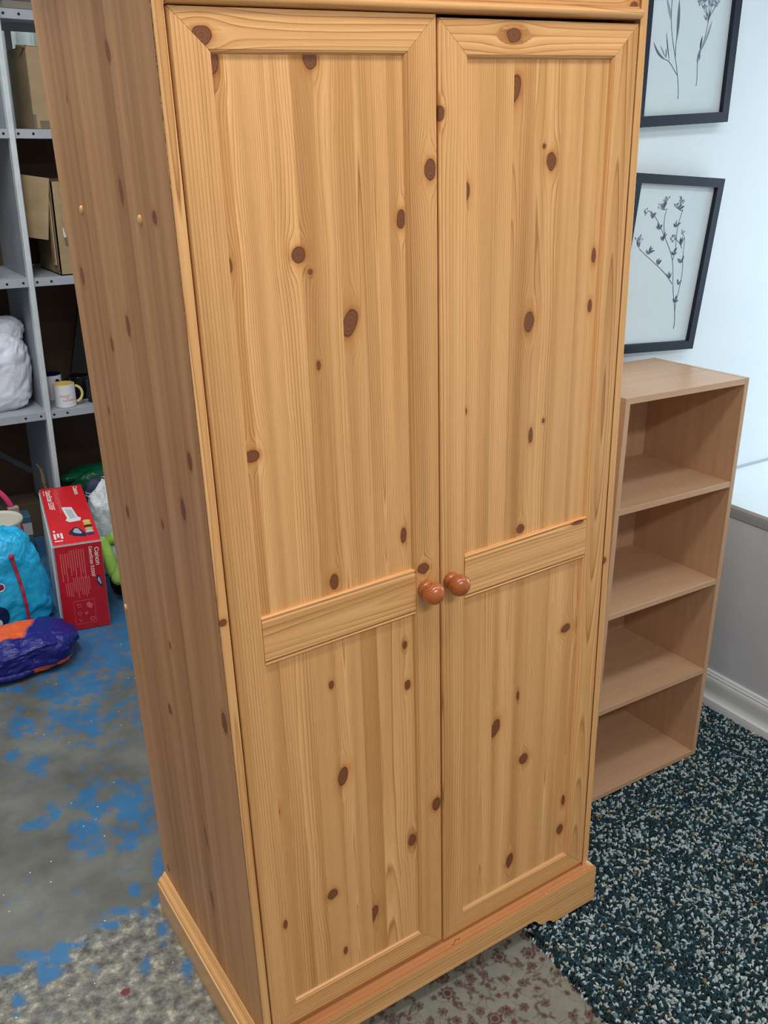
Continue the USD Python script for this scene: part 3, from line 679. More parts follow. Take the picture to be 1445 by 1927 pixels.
F2 = [(-.2094, .4073), (-.2259, .3897), (-.1457, .4067), (-.1676, .3937), (-.1526, .3111), (-.289, .3048), (-.1241, .3216), (-.279, .3737)]
lay = [[], [], []]
for kname, s in S2.items():
    lay[0].append(ribbon(s, .0024 if kname == 'main' else .0020, .0015))
for (x, z) in L2:
    for q in range(4):
        a = math.pi / 2 + rng.uniform(-1.15, 1.15); ln = rng.uniform(.013, .024)
        lay[q % 2].append(leaf([(x, z), (x + ln * .55 * math.cos(a + .15), z + ln * .55 * math.sin(a + .15)), (x + ln * math.cos(a), z + ln * math.sin(a))], rng.uniform(.0045, .0065)))
for i, (x, z) in enumerate(F2):
    big = i in (0, 2, 5, 4)
    for q in range(13 if big else 6):
        a = rng.uniform(0, 2 * math.pi); rr = rng.uniform(0, .011 if big else .006)
        cx, cz = x + rr * math.cos(a), z + rr * 1.25 * math.sin(a) - (.002 if big else 0)
        ln = .0065
        lay[1 + q % 2].append(leaf([(cx, cz), (cx + ln * .5 * math.cos(a), cz + ln * .5), (cx + ln * math.cos(a), cz + ln)], .004))
make_frame([1.7069, 1.1492, .0562, .0353, -.0024], .3489, .4713, .0239, 'black framed print of one branching flower stem, hanging tilted just above the bookcase', lay)

S1 = {'main': [(-.1729, .0625), (-.1746, .0839), (-.1829, .1202), (-.1954, .1602), (-.2094, .1994), (-.2199, .242), (-.2238, .2896), (-.225, .40)], 'r': [(-.1954, .1602), (-.1975, .1993), (-.1969, .2156)], 'br': [(-.1828, .1192), (-.2004, .1374), (-.2175, .1524), (-.2269, .1563)], 's2': [(-.1153, .0917), (-.1166, .1248), (-.118, .1565), (-.1125, .1753), (-.1026, .2083), (-.0973, .2493)]}
LV1 = [[(-.1963, .2013), (-.1967, .2338), (-.2005, .2896), .0085], [(-.2209, .243), (-.2291, .2659), (-.2417, .2935), .0060], [(-.2268, .1557), (-.2525, .1716), (-.2698, .1962), .0055], [(-.2139, .1523), (-.223, .1813), (-.232, .218), .0030], [(-.2269, .1608), (-.2384, .1754), (-.2468, .1874), .0030], [(-.2267, .1588), (-.2266, .1711), (-.2298, .1814), .0030], [(-.12, .1461), (-.1166, .167), (-.1147, .1795), .0075], [(-.114, .1753), (-.114, .194), (-.1114, .2095), .0055], [(-.1099, .1784), (-.0985, .2021), (-.0848, .2442), .0056], [(-.099, .2412), (-.0959, .2554), (-.093, .2686), .0062], [(-.1244, .1546), (-.1177, .1544), (-.1117, .1669), .0050]]
U1 = [(-.1302, .2837), (-.1135, .2737), (-.1068, .2514), (-.0967, .2817), (-.0887, .2878), (-.0743, .2838), (-.1192, .2897), (-.0809, .2777), (-.1041, .2898)]
sx = lambda q: (q[0] * 1.11, q[1] * .992)
S1 = {k_: [sx(q) for q in v_] for k_, v_ in S1.items()}
LV1 = [[sx(q) for q in l_[:3]] + [l_[3] * 1.15] for l_ in LV1]
U1 = [sx(q) for q in U1]
UC = sx((-.0973, .2493))
lay = [[], [], []]
for kname, s in S1.items():
    lay[0 if kname != 's2' else 1].append(ribbon(s, .0020, .0016))
for i, l in enumerate(LV1):
    lay[[1, 2, 1, 0, 2, 1, 1, 0, 2, 0, 2][i]].append(leaf(l[:3], l[3]))
lay[0].append(leaf([sx((-.1975, .236)), sx((-.198, .256)), sx((-.2005, .2896))], .0045))
for (x, z) in U1:
    lay[1].append(ribbon([UC, ((UC[0] + x) / 2 + .001, (UC[1] + z) / 2), (x, z)], .0011, .0008))
    for q in range(9):
        a = rng.uniform(0, 2 * math.pi); rr = rng.uniform(0, .008)
        cx, cz = x + rr * math.cos(a), z + .8 * rr * math.sin(a)
        lay[1 + q % 2].append(leaf([(cx, cz), (cx + .003 * math.cos(a), cz + .0035), (cx + .006 * math.cos(a), cz + .006)], .004))
make_frame([1.7329, 1.7643, -.0536, .0352, 0], .350, .47, .0255, 'black framed print of two long-leaved plant stems, upper picture on the white wall', lay)

# ------------------------------------------------------------------ rug and carpet
def make_rug():
    x0, x1, y0, y1 = .125, .660, -1.0, .10
    xs, ys = np.arange(x0, x1 + .0001, .0024), np.arange(y0, y1, .0024)
    XX, YY = np.meshgrid(xs, ys, indexing='ij')
    XX = x0 + (np.interp(YY, [-.6, -.295, 0, .3], [.612, .630, .652, .672]) - .004 - x0) * (XX - x0) / (x1 - x0)
    P = np.stack([XX, YY], -1)
    base = np.array([.235, .225, .175]); col = np.broadcast_to(base, P.shape[:2] + (3,)).copy()
    n = meshkit.fbm(np.stack([XX * 60, YY * 60, XX * 0], -1), 3, 3)[..., None]
    col *= .86 + .30 * n
    r = np.random.default_rng(11)
    red, brown, pale, dkred, green = np.array([.098, .032, .029]), np.array([.100, .058, .044]), np.array([.27, .22, .17]), np.array([.062, .014, .018]), np.array([.125, .120, .085])
    jit = (meshkit.noise(np.stack([XX * 330, YY * 330, XX * 0 + 4], -1)) - .5)

    def paint(mask, c, k=.92):
        a = (np.clip(mask, 0, 1) * k)[..., None]
        col[:] = col * (1 - a) + c * a
    def vine(pts, w, c):
        q = smoothline(pts, 40)
        lo, hi = q.min(0) - .02, q.max(0) + .02
        m = (XX > lo[0]) & (XX < hi[0]) & (YY > lo[1]) & (YY < hi[1])
        ii = np.argwhere(m)
        if not len(ii):
            return
        d = np.min(np.linalg.norm(P[m][:, None] - q[None], axis=-1), axis=1)
        mk = np.zeros(XX.shape); mk[m] = np.clip((w - d + jit[m] * .0012) / .0012, 0, 1)
        paint(mk, c, .8)
    def rosette(cx, cy, R, petals, c, c2, ph):
        dx, dy = XX - cx, YY - cy
        rr, th = np.hypot(dx, dy), np.arctan2(dy, dx) + ph
        edge = R * (.78 + .22 * np.abs(np.cos(th * petals / 2))) + jit * R * .35
        paint(np.clip((edge - rr) / .0012, 0, 1), c)
        ring = np.clip((R * .62 - rr) / .0015, 0, 1) * np.clip((rr - R * .40) / .0015, 0, 1)
        paint(ring, c2, .75)
        paint(np.clip((R * .34 - rr) / .001, 0, 1), dkred if r.random() < .5 else red, .8)
    spots = []
    for k in range(2500):
        x, y = r.uniform(x0, x1), r.uniform(y0, y1)
        if all((x - a) ** 2 + (y - b) ** 2 > .030 ** 2 for a, b in spots):
            spots.append((x, y))
    for (x, y) in spots:
        for q in range(2):
            a = r.uniform(0, 6.28)
            pts = [(x, y)]
            for s in range(1, 5):
                a += r.uniform(.3, .8) * (1 if q else -1)
                pts.append((pts[-1][0] + .013 * math.cos(a), pts[-1][1] + .013 * math.sin(a)))
            vine(pts, .0014, brown * 1.35)
            ex, ey = pts[-1]
            for s in range(3):
                b = r.uniform(0, 6.28)
                dx, dy = XX - ex - .006 * math.cos(b), YY - ey - .006 * math.sin(b)
                u, v = dx * math.cos(b) + dy * math.sin(b), -dx * math.sin(b) + dy * math.cos(b)
                paint(np.clip(1.4 - np.hypot(u / .0060, v / .0030) + jit * .5, 0, 1) * 1.5, [brown, green, red][s % 3], .85)
    for k, (x, y) in enumerate(spots):
        t = r.random()
        if t < .16:
            rosette(x, y, .0180, 8, red * .9, pale, r.uniform(0, 1))
        elif t < .50:
            rosette(x, y, .0115, 6, brown * .95 if r.random() < .5 else red, pale * .9, r.uniform(0, 1))
        else:
            rosette(x, y, .0078, 5, brown if r.random() < .5 else red * 1.1, brown * 1.8, r.uniform(0, 1))
    Vt_ = np.stack([XX, YY, np.full_like(XX, .010) + jit * .0006], -1).reshape(-1, 3)
    nx, ny = len(xs), len(ys)
    F = grid_faces(nx, ny)
    C = col.reshape(-1, 3)
    # edge skirt
    rim = [i * ny for i in range(nx)] + [(nx - 1) * ny + j for j in range(1, ny)] + [i * ny + ny - 1 for i in range(nx - 2, -1, -1)] + [j for j in range(ny - 2, 0, -1)]
    b0 = len(Vt_); low = Vt_[rim].copy(); low[:, 2] = .0005
    V = np.vstack([Vt_, low]); C = np.vstack([C, C[rim] * .6]); m = len(rim)
    S = []
    for i in range(m):
        a, b = rim[i], rim[(i + 1) % m]; S += [[a, b0 + i, b], [b, b0 + i, b0 + (i + 1) % m]]
    F = np.vstack([F, np.array(S)])
    usdkit.material(stage, '/World/Looks/woven_rug', {'a': ('attribute', {'attribute': 'weave'}), 'g': ('geometry', {}), 'n': ('noise_texture', {'scale': 700.0, 'detail': 2.0}), 'b': ('bump', {'strength': .6, 'distance': .002}), 'p': ('principled_bsdf', {'roughness': .95, 'sheen_weight': .15})},
                    [('a.vector', 'p.base_color'), ('g.position', 'n.vector'), ('n.fac', 'b.height'), ('b.normal', 'p.normal')], surface='p.BSDF')
    obj('floral_rug', (V, F), 'woven_rug', None, True, {'weave': C}, label='worn beige rug with small dull red flowers in front of the wardrobe', cat='rug')


make_rug()


def make_carpet():
    r = np.random.default_rng(21)
    xe = lambda y: np.interp(y, [-.6, -.295, 0, .3, .63], [.612, .630, .652, .672, .69])
    ys = np.linspace(-1.1, WALL_Y, 30)
    outline = [(xe(y), y) for y in ys] + [(RX - .001, WALL_Y), (RX - .001, -1.1)]
    base = trimesh.creation.extrude_polygon(sg.Polygon(outline), CARPET_Z - .010)
    base.apply_translation([0, 0, .002])
    t = thing('carpet', 'dark teal carpet with thick white and blue speckled pile', 'carpet')
    obj('carpet_backing', base, plain('carpet_base', (.006, .018, .022), 1.0), t, False)
    cols = [(.006, .026, .032), (.008, .034, .040), (.010, .040, .052), (.016, .055, .070), (.030, .085, .110), (.13, .22, .25), (.40, .46, .46), (.52, .57, .55), (.33, .37, .36), (.28, .17, .05)]
    wts = np.array([.20, .18, .13, .09, .06, .06, .14, .14, .07, .015]); wts /= wts.sum()
    for k, c in enumerate(cols):
        noisy(f'yarn_{k + 1}', tuple(.7 * np.array(c)), tuple(1.25 * np.array(c)), 300, .95)
    pi = UsdGeom.PointInstancer.Define(stage, numbered(path_of(t), 'carpet_pile'))
    tag(pi.GetPrim(), None, None, None, 'stuff')
    base_path = str(pi.GetPath())
    protos = []
    for k in range(len(cols)):
        g = trimesh.creation.icosphere(1, 1.0)
        v, f = arr(g)
        v = v * (1 + .35 * (meshkit.noise(v * 2.2 + k * 5) - .5)[:, None])
        v = v * np.array([.0058, .0030, .0058])
        v[:, 1] += .0022 * np.sin(v[:, 0] / .0058 * 1.6 + k)
        v[:, 2] += .0016 * np.cos(v[:, 0] / .0058 * 1.2)
        m = usdkit.mesh(stage, f'{base_path}/tuft' + (f'_{k:03d}' if k else ''), trimesh.Trimesh(v, f, process=False), f'/World/Looks/yarn_{k + 1}', smooth=True)
        protos.append(m.GetPath())
    pts, idx, ori, sc = [], [], [], []
    step = .0062
    gx, gy = np.meshgrid(np.arange(.58, RX, step), np.arange(-.75, WALL_Y, step), indexing='ij')
    gx, gy = gx.ravel() + r.uniform(-.0030, .0030, gx.size), gy.ravel() + r.uniform(-.0030, .0030, gx.size)
    keep = (gx > xe(gy) - .009 + r.uniform(-.003, .002, gx.size)) & (gx < RX - .026) & (gy < WALL_Y - .004)
    # nothing under the feet of the wardrobe and the bookcase
    wr = (gx > .69) & (gx < .828) & (gy > -.020) & (gy < .53)
    bk = (gx > 1.05) & (gx < 1.494) & (gy > .240) & (gy < .54)
    keep &= ~(wr | bk)
    gx, gy = gx[keep], gy[keep]
    clump = meshkit.noise(np.stack([gx * 130, gy * 130, gx * 0], -1), 8)
    for x, y, c in zip(gx, gy, clump):
        e = min(1.0, max(0.0, (x - xe(y) + .010) / .022))
        pts.append((x, y, CARPET_Z - .0065 + r.uniform(-.002, .0022) - .016 * (1 - e)))
        pw = wts.copy(); pw[5:9] *= (.35 + 2.2 * max(0, c - .25)); pw /= pw.sum()
        idx.append(int(r.choice(len(cols), p=pw)))
        q = Rot.from_euler('zyx', [r.uniform(0, 6.28), r.uniform(-.7, .7), r.uniform(-.5, .5)]).as_quat()
        ori.append((q[3], q[0], q[1], q[2])); s = r.uniform(.75, 1.15); sc.append((s, s, s * r.uniform(.8, 1.1)))
    pi.CreatePrototypesRel().SetTargets(protos)
    pi.CreatePositionsAttr(Vt.Vec3fArray([Gf.Vec3f(*map(float, p)) for p in pts]))
    pi.CreateProtoIndicesAttr(Vt.IntArray(idx))
    pi.CreateOrientationsAttr(Vt.QuathArray([Gf.Quath(float(a), float(b), float(c), float(d)) for a, b, c, d in ori]))
    pi.CreateScalesAttr(Vt.Vec3fArray([Gf.Vec3f(*map(float, s)) for s in sc]))


make_carpet()

# ------------------------------------------------------------------ metal shelving on the left
SY, SD = 2.75, .45
STEEL = noisy('grey_steel', (.36, .39, .43), (.42, .45, .49), 12, .45)
STEEL_D = noisy('worn_steel', (.33, .35, .37), (.42, .44, .45), 16, .5)
HOLE = plain('dark_hole', (.004, .004, .006), .8)
BOARD_B = noisy('brown_hardboard', (.060, .030, .016), (.085, .045, .024), 5, .7)
sh = thing('shelving_unit', 'grey metal shelving unit with punched shelf fronts at the left', 'shelving')
SX0, SX1, PX = -.62, .93, .346
for zt_, nm in ((.652, 's'), (1.197, 's'), (1.747, 's'), (2.152, 's')):
    tray = cat_meshes([box(SX0, SX1, SY + .001, SY + SD, zt_ - .003, zt_), box(SX0, SX1, SY - .001, SY + .0015, zt_ - .033, zt_, .0006), box(SX0, SX1, SY, SY + .014, zt_ - .0335, zt_ - .0315),
                       box(SX0, SX1, SY + SD - .002, SY + SD, zt_ - .033, zt_)])
    shelf = obj('shelf', tray, STEEL, sh, False)
    holes = []
    for cx in (PX - .092, PX - .030, PX + .024, PX + .079):
        c = trimesh.creation.cylinder(.0048, .0012, sections=14); c.apply_transform(trimesh.transformations.rotation_matrix(math.pi / 2, [1, 0, 0])); c.apply_translation([cx, SY - .0014, zt_ - .0165]); holes.append(c)
    for c in holes:
        obj('bolt_hole', c, HOLE, shelf, False)
pm = cat_meshes([box(PX - .0105, PX + .0105, SY - .012, SY - .004, .02, 2.45, .003), box(PX - .0095, PX - .0075, SY - .004, SY + .03, .02, 2.45)])
obj('post', pm, noisy('pale_steel', (.55, .60, .62), (.66, .71, .73), 20, .4), sh, 30)
obj('post', box(.470, .495, SY + SD, SY + SD + .02, .0, 2.45), STEEL_D, sh, False)
obj('post', box(SX0, SX0 + .02, SY - .010, SY - .002, .02, 2.45), STEEL, sh, False)
obj('post', box(SX1 - .02, SX1, SY - .010, SY - .002, .02, 2.45), STEEL, sh, False)
for (za, zb_) in ((.06, .618), (.653, 1.163), (1.198, 1.713), (1.748, 2.118)):
    obj('divider', box(PX - .0055, PX - .0040, SY + .002, SY + SD - .004, za, zb_), noisy('divider_steel', (.24, .26, .30), (.30, .32, .36), 8, .45) if za < .1 else 'divider_steel', sh, False)
for (za, zb_) in ((.0, .618), (.655, 1.163), (1.2, 1.713)):
    obj('back_panel', box(SX0, SX1, SY + SD - .003, SY + SD, za, zb_), BOARD_B, sh, False)
br = trimesh.creation.box([.62, .004, .026]); br.apply_transform(trimesh.transformations.rotation_matrix(.68, [0, 1, 0])); br.apply_translation([.10, SY + SD - .008, .455])
obj('brace', br, plain('blue_grey_steel', (.10, .14, .18), .5), sh, False)

# ---- cardboard cartons
CARD = noisy('cardboard', (.34, .235, .125), (.43, .31, .175), 6, .8, stretch=(1, 1, 2.5))
CARD_D = noisy('dark_cardboard', (.19, .115, .060), (.27, .17, .095), 7, .85, stretch=(1, 1, 2.5))
CARD_E = plain('cardboard_edge', (.55, .42, .26), .8)
TAPE = noisy('parcel_tape', (.16, .125, .085), (.20, .155, .105), 30, .3)
t = thing('cardboard_box', 'tall closed cardboard box taped at its foot, on the third metal shelf', 'box', loc=(.4395, SY + .022, 1.7475))
obj('carton_body', box(0, .34, 0, .30, 0, .285, .002), CARD, t, False)
obj('flap', box(.002, .338, .002, .150, .2855, .289, .001), CARD, t, False)
obj('flap', box(.002, .338, .152, .298, .2855, .289, .001), CARD, t, False)
obj('tape', cat_meshes([box(.022, .34, -.0008, 0, .001, .030), box(-.0008, 0, -.0005, .012, .001, .052), box(-.0006, .010, -.0008, 0, .001, .052)]), TAPE, t, False)
obj('torn_corner', trimesh.convex.convex_hull(np.array([(-.002, 0, .280), (.004, -.002, .289), (-.020, .05, .284), (-.022, .05, .292), (-.002, .03, .280), (-.022, .06, .280)])), CARD_D, t, False)

t = thing('cardboard_box', 'opened cardboard box with a torn hanging flap, on the second metal shelf', 'box', loc=(.4720, SY + .020, 1.1975))
cb = cat_meshes([box(0, .004, 0, .32, 0, .36), box(0, .34, 0, .004, 0, .36), box(.336, .34, 0, .32, 0, .36), box(0, .34, .316, .32, 0, .36), box(0, .34, 0, .32, 0, .004)])
obj('carton_body', cb, CARD, t, False)
fl = trimesh.creation.box([.115, .005, .235]); fl.apply_translation([-.0575, 0, -.1175])
fl.apply_transform(trimesh.transformations.rotation_matrix(.13, [0, 1, 0])); fl.apply_transform(trimesh.transformations.rotation_matrix(-.55, [0, 0, 1])); fl.apply_translation([-.002, .004, .372])
obj('flap', fl, CARD, t, False)
obj('flap', box(.030, .336, -.006, -.002, .150, .358, .001), CARD, t, False)
obj('torn_edge', trimesh.convex.convex_hull(np.array([(.026, -.008, .148), (.036, -.008, .148), (.024, -.007, .185), (.030, -.004, .185), (.03, -.002, .15)])), plain('torn_paper', (.70, .68, .62), .9), t, False)
for q in range(3):
    obj('corrugated_layer', box(-.006 - .005 * q, -.003 - .005 * q, .002 + .01 * q, .05, .02 + .02 * q, .352 - .012 * q), CARD_E if q == 1 else CARD_D, t, False)
obj('tape', box(.030, .338, -.0068, -.0058, .120, .150), TAPE, t, False)

t = thing('cardboard_box', 'brown cardboard box with pale edges at the left end of the second shelf', 'box', loc=(.055, SY + .03, 1.1975))
obj('carton_body', box(-.30, .145, .02, .28, 0, .085, .002), CARD_D, t, False)
obj('flap', box(-.30, .150, -.010, .020, .060, .064, .001), CARD_E, t, False)
obj('flap', box(-.30, .142, .010, .020, .0855, .0895, .001), CARD_E, t, False)
t = thing('cardboard_box', 'flat grey-brown box on the topmost metal shelf', 'box', loc=(.385, SY + .01, 2.1525))
obj('carton_body', box(-.010, .42, 0, .33, 0, .16, .003), noisy('grey_card', (.20, .185, .15), (.26, .24, .20), 6, .8), t, False)
obj('lid', box(-.016, .426, -.006, .336, .0285, .165, .003), 'grey_card', t, False)

# ---- mugs
def mug(name, label, loc, rot, r, h, body, inside, handle, text=False):
    t = thing(name, label, 'mug', loc=loc, rz=rot)
    outer = [(0, 0), (r - .004, 0), (r - .001, .002), (r, .006), (r, h - .002), (r - .0012, h)]
    obj('cup', lathe(outer + [(r - .0028, h - .0012), (r - .0030, h - .004)], 56), body, t, 40)
    obj('lining', lathe([(r - .0031, h - .0010), (r - .0036, h - .02), (r - .0038, .012), (r - .008, .006), (0, .005)], 56), inside, t, True)
    obj('rim', lathe([(r - .0036, h - .0008), (r - .0022, h + .0006), (r - .0004, h), (r + .0002, h - .0022), (r - .0006, h - .0034)], 56), inside, t, True)
    a = np.linspace(-1.30, 1.30, 22)
    pts = np.stack([r - .008 + .036 * np.cos(a), np.zeros_like(a), h * .50 + .036 * np.sin(a)], -1)
    hm = tube(pts, .0060, 12); v, f = arr(hm); v[:, 1] *= 1.25
    obj('handle', (v, f), handle, t, True)
    return t


CER_W, CER_Y = plain('white_ceramic', (.80, .82, .86), .15), plain('yellow_glaze', (.82, .62, .22), .15)
CER_N, CER_K = plain('navy_glaze', (.008, .010, .060), .12), plain('black_glaze', (.008, .007, .009), .10)
MR, MH = .0440, .0980
mloc = np.array([.436, SY + .052, .6522])
m1 = mug('mug', 'white mug with yellow inside and handle and orange lettering', tuple(mloc), -.10, MR, MH, CER_W, CER_Y, CER_Y)
ORANGE_T = plain('orange_print', lin(225, 140, 95), .5)


def wrap_text(text, height, z, ang0, r):
    m = meshkit.text_mesh(text, height, .0004, False)
    v, f = arr(trimesh.Trimesh(*arr(m), process=False).subdivide_to_size(.004))
    a = ang0 + v[:, 0] / r
    rr = r + .0002 + v[:, 2]
    return trimesh.Trimesh(np.stack([rr * np.cos(a), rr * np.sin(a), z + v[:, 1]], -1), f, process=False)


ca = math.atan2(CAM[1] - mloc[1], CAM[0] - mloc[0]) + .10
obj('lettering', cat_meshes([wrap_text("sippin'", .0105, .048, ca - .50, MR), wrap_text('on', .0075, .0405, ca + .10, MR), wrap_text('sunshine', .0105, .0290, ca - .26, MR)]), ORANGE_T, m1, False)
mug('mug', 'white mug with dark blue inside behind the yellow one', (.420, SY + .20, .6522), -1.25, .0450, .112, CER_W, CER_N, CER_N)
mug('mug', 'plain black mug behind the yellow-handled one', (.530, SY + .165, .6522), 2.4, .0440, .098, CER_K, CER_K, CER_K)
t = thing('leaning_board', 'dark flat board leaning at the back of the first metal shelf', 'board', mat4=None, loc=(0, 0, 0))
pn = trimesh.convex.convex_hull(np.array([(x, y, z) for (x, z) in [(.520, .70), (.66, .655), (.80, .655), (.80, 1.12), (.615, 1.12)] for y in (SY + .27, SY + .29)]))
obj('panel_body', pn, plain('black_plastic', (.004, .004, .005), .7), t, False)
obj('panel_foot', box(.60, .78, SY + .24, SY + .32, .6525, .668, .003), 'black_plastic', t, False)
t = thing('black_pouch', 'small black bag beside the yellow-handled mug', 'bag', loc=(.585, SY + .055, .6522))
pv = trimesh.creation.icosphere(3, 1.0); v, f = arr(pv); v = v * (1 + .18 * (meshkit.fbm(v * 1.7 + 3, 3) - .5)[:, None]); v = v * np.array([.058, .045, .034]); v[:, 2] = np.maximum(v[:, 2], -.030) + .030
obj('pouch_body', (v, f), plain('black_cloth', (.010, .009, .009), .8), t, True)
obj('strap', tube(smoothline([(-.04, 0, .05), (0, -.01, .078), (.04, 0, .05)], 14), .004), 'black_cloth', t, True)


# ---- bags: crumpled closed surfaces
def crumple(rx, ry, rz, e1=.6, e2=.7, seed=1, amp=.10, fine=.035, n=150, m=90, flatb=True, sharp=1.0):
    th = np.linspace(0, 2 * np.pi, n, endpoint=False); ph = np.linspace(-np.pi / 2, np.pi / 2, m)
    T, Pp = np.meshgrid(th, ph, indexing='ij')
    sp_ = lambda a, e: np.sign(a) * np.abs(a) ** e
    d = np.stack([sp_(np.cos(Pp), e1) * sp_(np.cos(T), e2), sp_(np.cos(Pp), e1) * sp_(np.sin(T), e2), sp_(np.sin(Pp), e1)], -1)
    q = d * np.array([rx, ry, rz]) / max(rx, ry, rz)
    low = meshkit.fbm(q * 2.0 + seed * 7.3, 3, seed) - .5
    w = q * 3.2 + 1.3 * (meshkit.fbm(q * 2.5 + seed, 2, seed + 9) - .5)[..., None]
    ridge = sum(.55 ** o * (1 - np.abs(2 * meshkit.noise(w * 1.9 ** o + o * 11.1, seed + o) - 1)) for o in range(4)) / 2.1
    s = 1 + amp * 2 * low + fine * 2 * (ridge - .6) * sharp
    v = d * s[..., None] * np.array([rx, ry, rz])
    if flatb:
        v[..., 2] = np.maximum(v[..., 2], -.86 * rz); v[..., 2] += .86 * rz
    f = grid_faces(n, m, True)
    return v.reshape(-1, 3), f, d.reshape(-1, 3)


def plastic(name, c1, c2, rough=.3, scale=26, bump=.5, trans=0.0, attr=None):
    nodes = {'tc': ('texture_coordinate', {}), 'n': ('noise_texture', {'scale': scale, 'detail': 5.0, 'roughness': .6, 'distortion': 1.2}), 'v': ('voronoi_texture', {'scale': scale * .8}),
             'ad': ('math', {'math_type': 'add'}), 'b': ('bump', {'strength': bump, 'distance': .010}),
             'r': ('rgb_ramp', {'ramp': [(.35, c1), (.65, c2)]}), 'p': ('principled_bsdf', {'roughness': rough, 'subsurface_weight': 0.0})}
    links = [('tc.object', 'n.vector'), ('n.color', 'v.vector'), ('n.fac', 'ad.value1'), ('v.distance', 'ad.value2'), ('ad.value', 'b.height'), ('b.normal', 'p.normal'), ('n.fac', 'r.fac')]
    if attr is not None:
        nodes['a'] = ('attribute', {'attribute': 'print'}); nodes['s'] = ('separate_xyz', {}); nodes['st'] = ('map_range', {'from_min': -.02, 'from_max': .02, 'clamp': True})
        nodes['m'] = ('mix', {'color2': attr})
        links += [('a.vector', 's.vector'), ('s.x', 'st.value'), ('st.result', 'm.fac'), ('r.color', 'm.color1'), ('m.color', 'p.base_color')]
    else:
        links += [('r.color', 'p.base_color')]
    del nodes['v']; links = [l for l in links if 'v.' not in l[0] and 'v.vector' not in l[1]]
    links = [l for l in links if not l[0].startswith('ad') and not l[1].startswith('ad')] + [('n.fac', 'b.height')]
    del nodes['ad']
    usdkit.material(stage, '/World/Looks/' + name, nodes, links, surface='p.BSDF')
    return name


BAGBLUE = plastic('blue_bag_plastic', (.010, .40, .76), (.020, .52, .88), .38, 22, .45)
t = thing('shopping_bag', 'full bright blue plastic shopping bag with a red cord, left of the red box', 'bag', loc=(-.062, 2.235, 0))
v, f, d = crumple(.205, .120, .200, .46, .60, 3, .05, .085, 200, 120)
taper = 1 - .22 * np.clip((v[:, 2] - .12) / .25, 0, 1)
v[:, 0] *= taper; v[:, 1] *= taper
BV = v
obj('bag_body', (v, f), BAGBLUE, t, True)


def on_bag(V, pts, off=.004):
    """Points on the bag's front: for each (x, z) the front-most surface point of the bag."""
    out = []
    for x, z in pts:
        dd = np.hypot(V[:, 0] - x, V[:, 2] - z); near = dd < .016
        if not near.any():
            near = dd < dd.min() + .01
        out.append((x, V[near][:, 1].min() - off, z))
    return np.array(out)


REDC = plain('red_cord', lin(190, 40, 70), .6)
cz = np.linspace(.014, .300, 14)
cpts = smoothline(on_bag(BV, [(.095 + .010 * math.sin(z * 9) - .10 * max(0, z - .05), z) for z in cz], .008), 60)
obj('cord', tube(cpts, .0062, 8), REDC, t, True)
obj('cord_knot', xf(trimesh.creation.icosphere(2, .010), trimesh.transformations.translation_matrix(cpts[-1] + np.array([0, 0, .006]))), REDC, t, True)


def decal(V, cx, cz, r0, r1, n=22, off=.004):
    a = np.linspace(0, 2 * np.pi, n, endpoint=False)
    rings = []
    for r_ in (r0, r1):
        rings.append(on_bag(V, [(cx + r_ * math.cos(q), cz + r_ * math.sin(q)) for q in a], off))
    Vv = np.vstack(rings); F = []
    for i in range(n):
        j = (i + 1) % n; F += [[i, j, n + j], [i, n + j, n + i]]
    return trimesh.Trimesh(Vv, F, process=False)


PRW = plain('white_print', (.82, .84, .86), .4); PRP = plain('plum_print', (.22, .03, .08), .4); PRN = plain('navy_print', (.006, .03, .12), .3)
obj('bag_print', cat_meshes([decal(BV, -.004 + .024 * a, .215 + .026 * b, .013, .017) for a, b in ((0, 0), (1, -.7), (-.6, 1), (0, -1.7))]), PRW, t, True)
obj('bag_print', cat_meshes([decal(BV, -.004 + .024 * a, .215 + .026 * b, .001, .0125) for a, b in ((0, 0), (1, -.7), (-.6, 1), (0, -1.7))]), PRP, t, True)
obj('bag_print', decal(BV, -.010, .085, .001, .046, 30, .003), PRN, t, True)
obj('bag_print', decal(BV, -.012, .062, .001, .020, 20, .006), PRW, t, True)

ORN = plastic('orange_navy_plastic', (.86, .115, .020), (.92, .16, .030), .30, 30, .6, attr=(.010, .012, .20))
t = thing('carrier_bag', 'crumpled orange and navy carrier bag lying on the blue floor', 'bag', loc=(-.085, 1.895, 0), rz=-.10)
v, f, d = crumple(.225, .130, .072, .75, .8, 12, .13, .140, 230, 130)
vx, vy, vz = v[:, 0] / .225, v[:, 1] / .135, v[:, 2] / .14
navy = np.maximum(vx - .34 - .25 * vy, (-.42 - vy) + .10 * vx)
under = (.26 - vz) + .0
mask = np.where((vz < .24) & (vx > .30), -1.0, navy * .5)
obj('bag_body', (v, f), ORN, t, True, {'print': np.stack([mask, mask, mask], -1)})
hd = smoothline([(-.20, -.09, .03), (-.08, -.132, .035), (.02, -.125, .022), (.09, -.10, .04)], 22)
obj('handle', tube(hd, .012, 10), plastic('navy_plastic', (.010, .012, .16), (.016, .02, .24), .3, 40, .5), t, True)

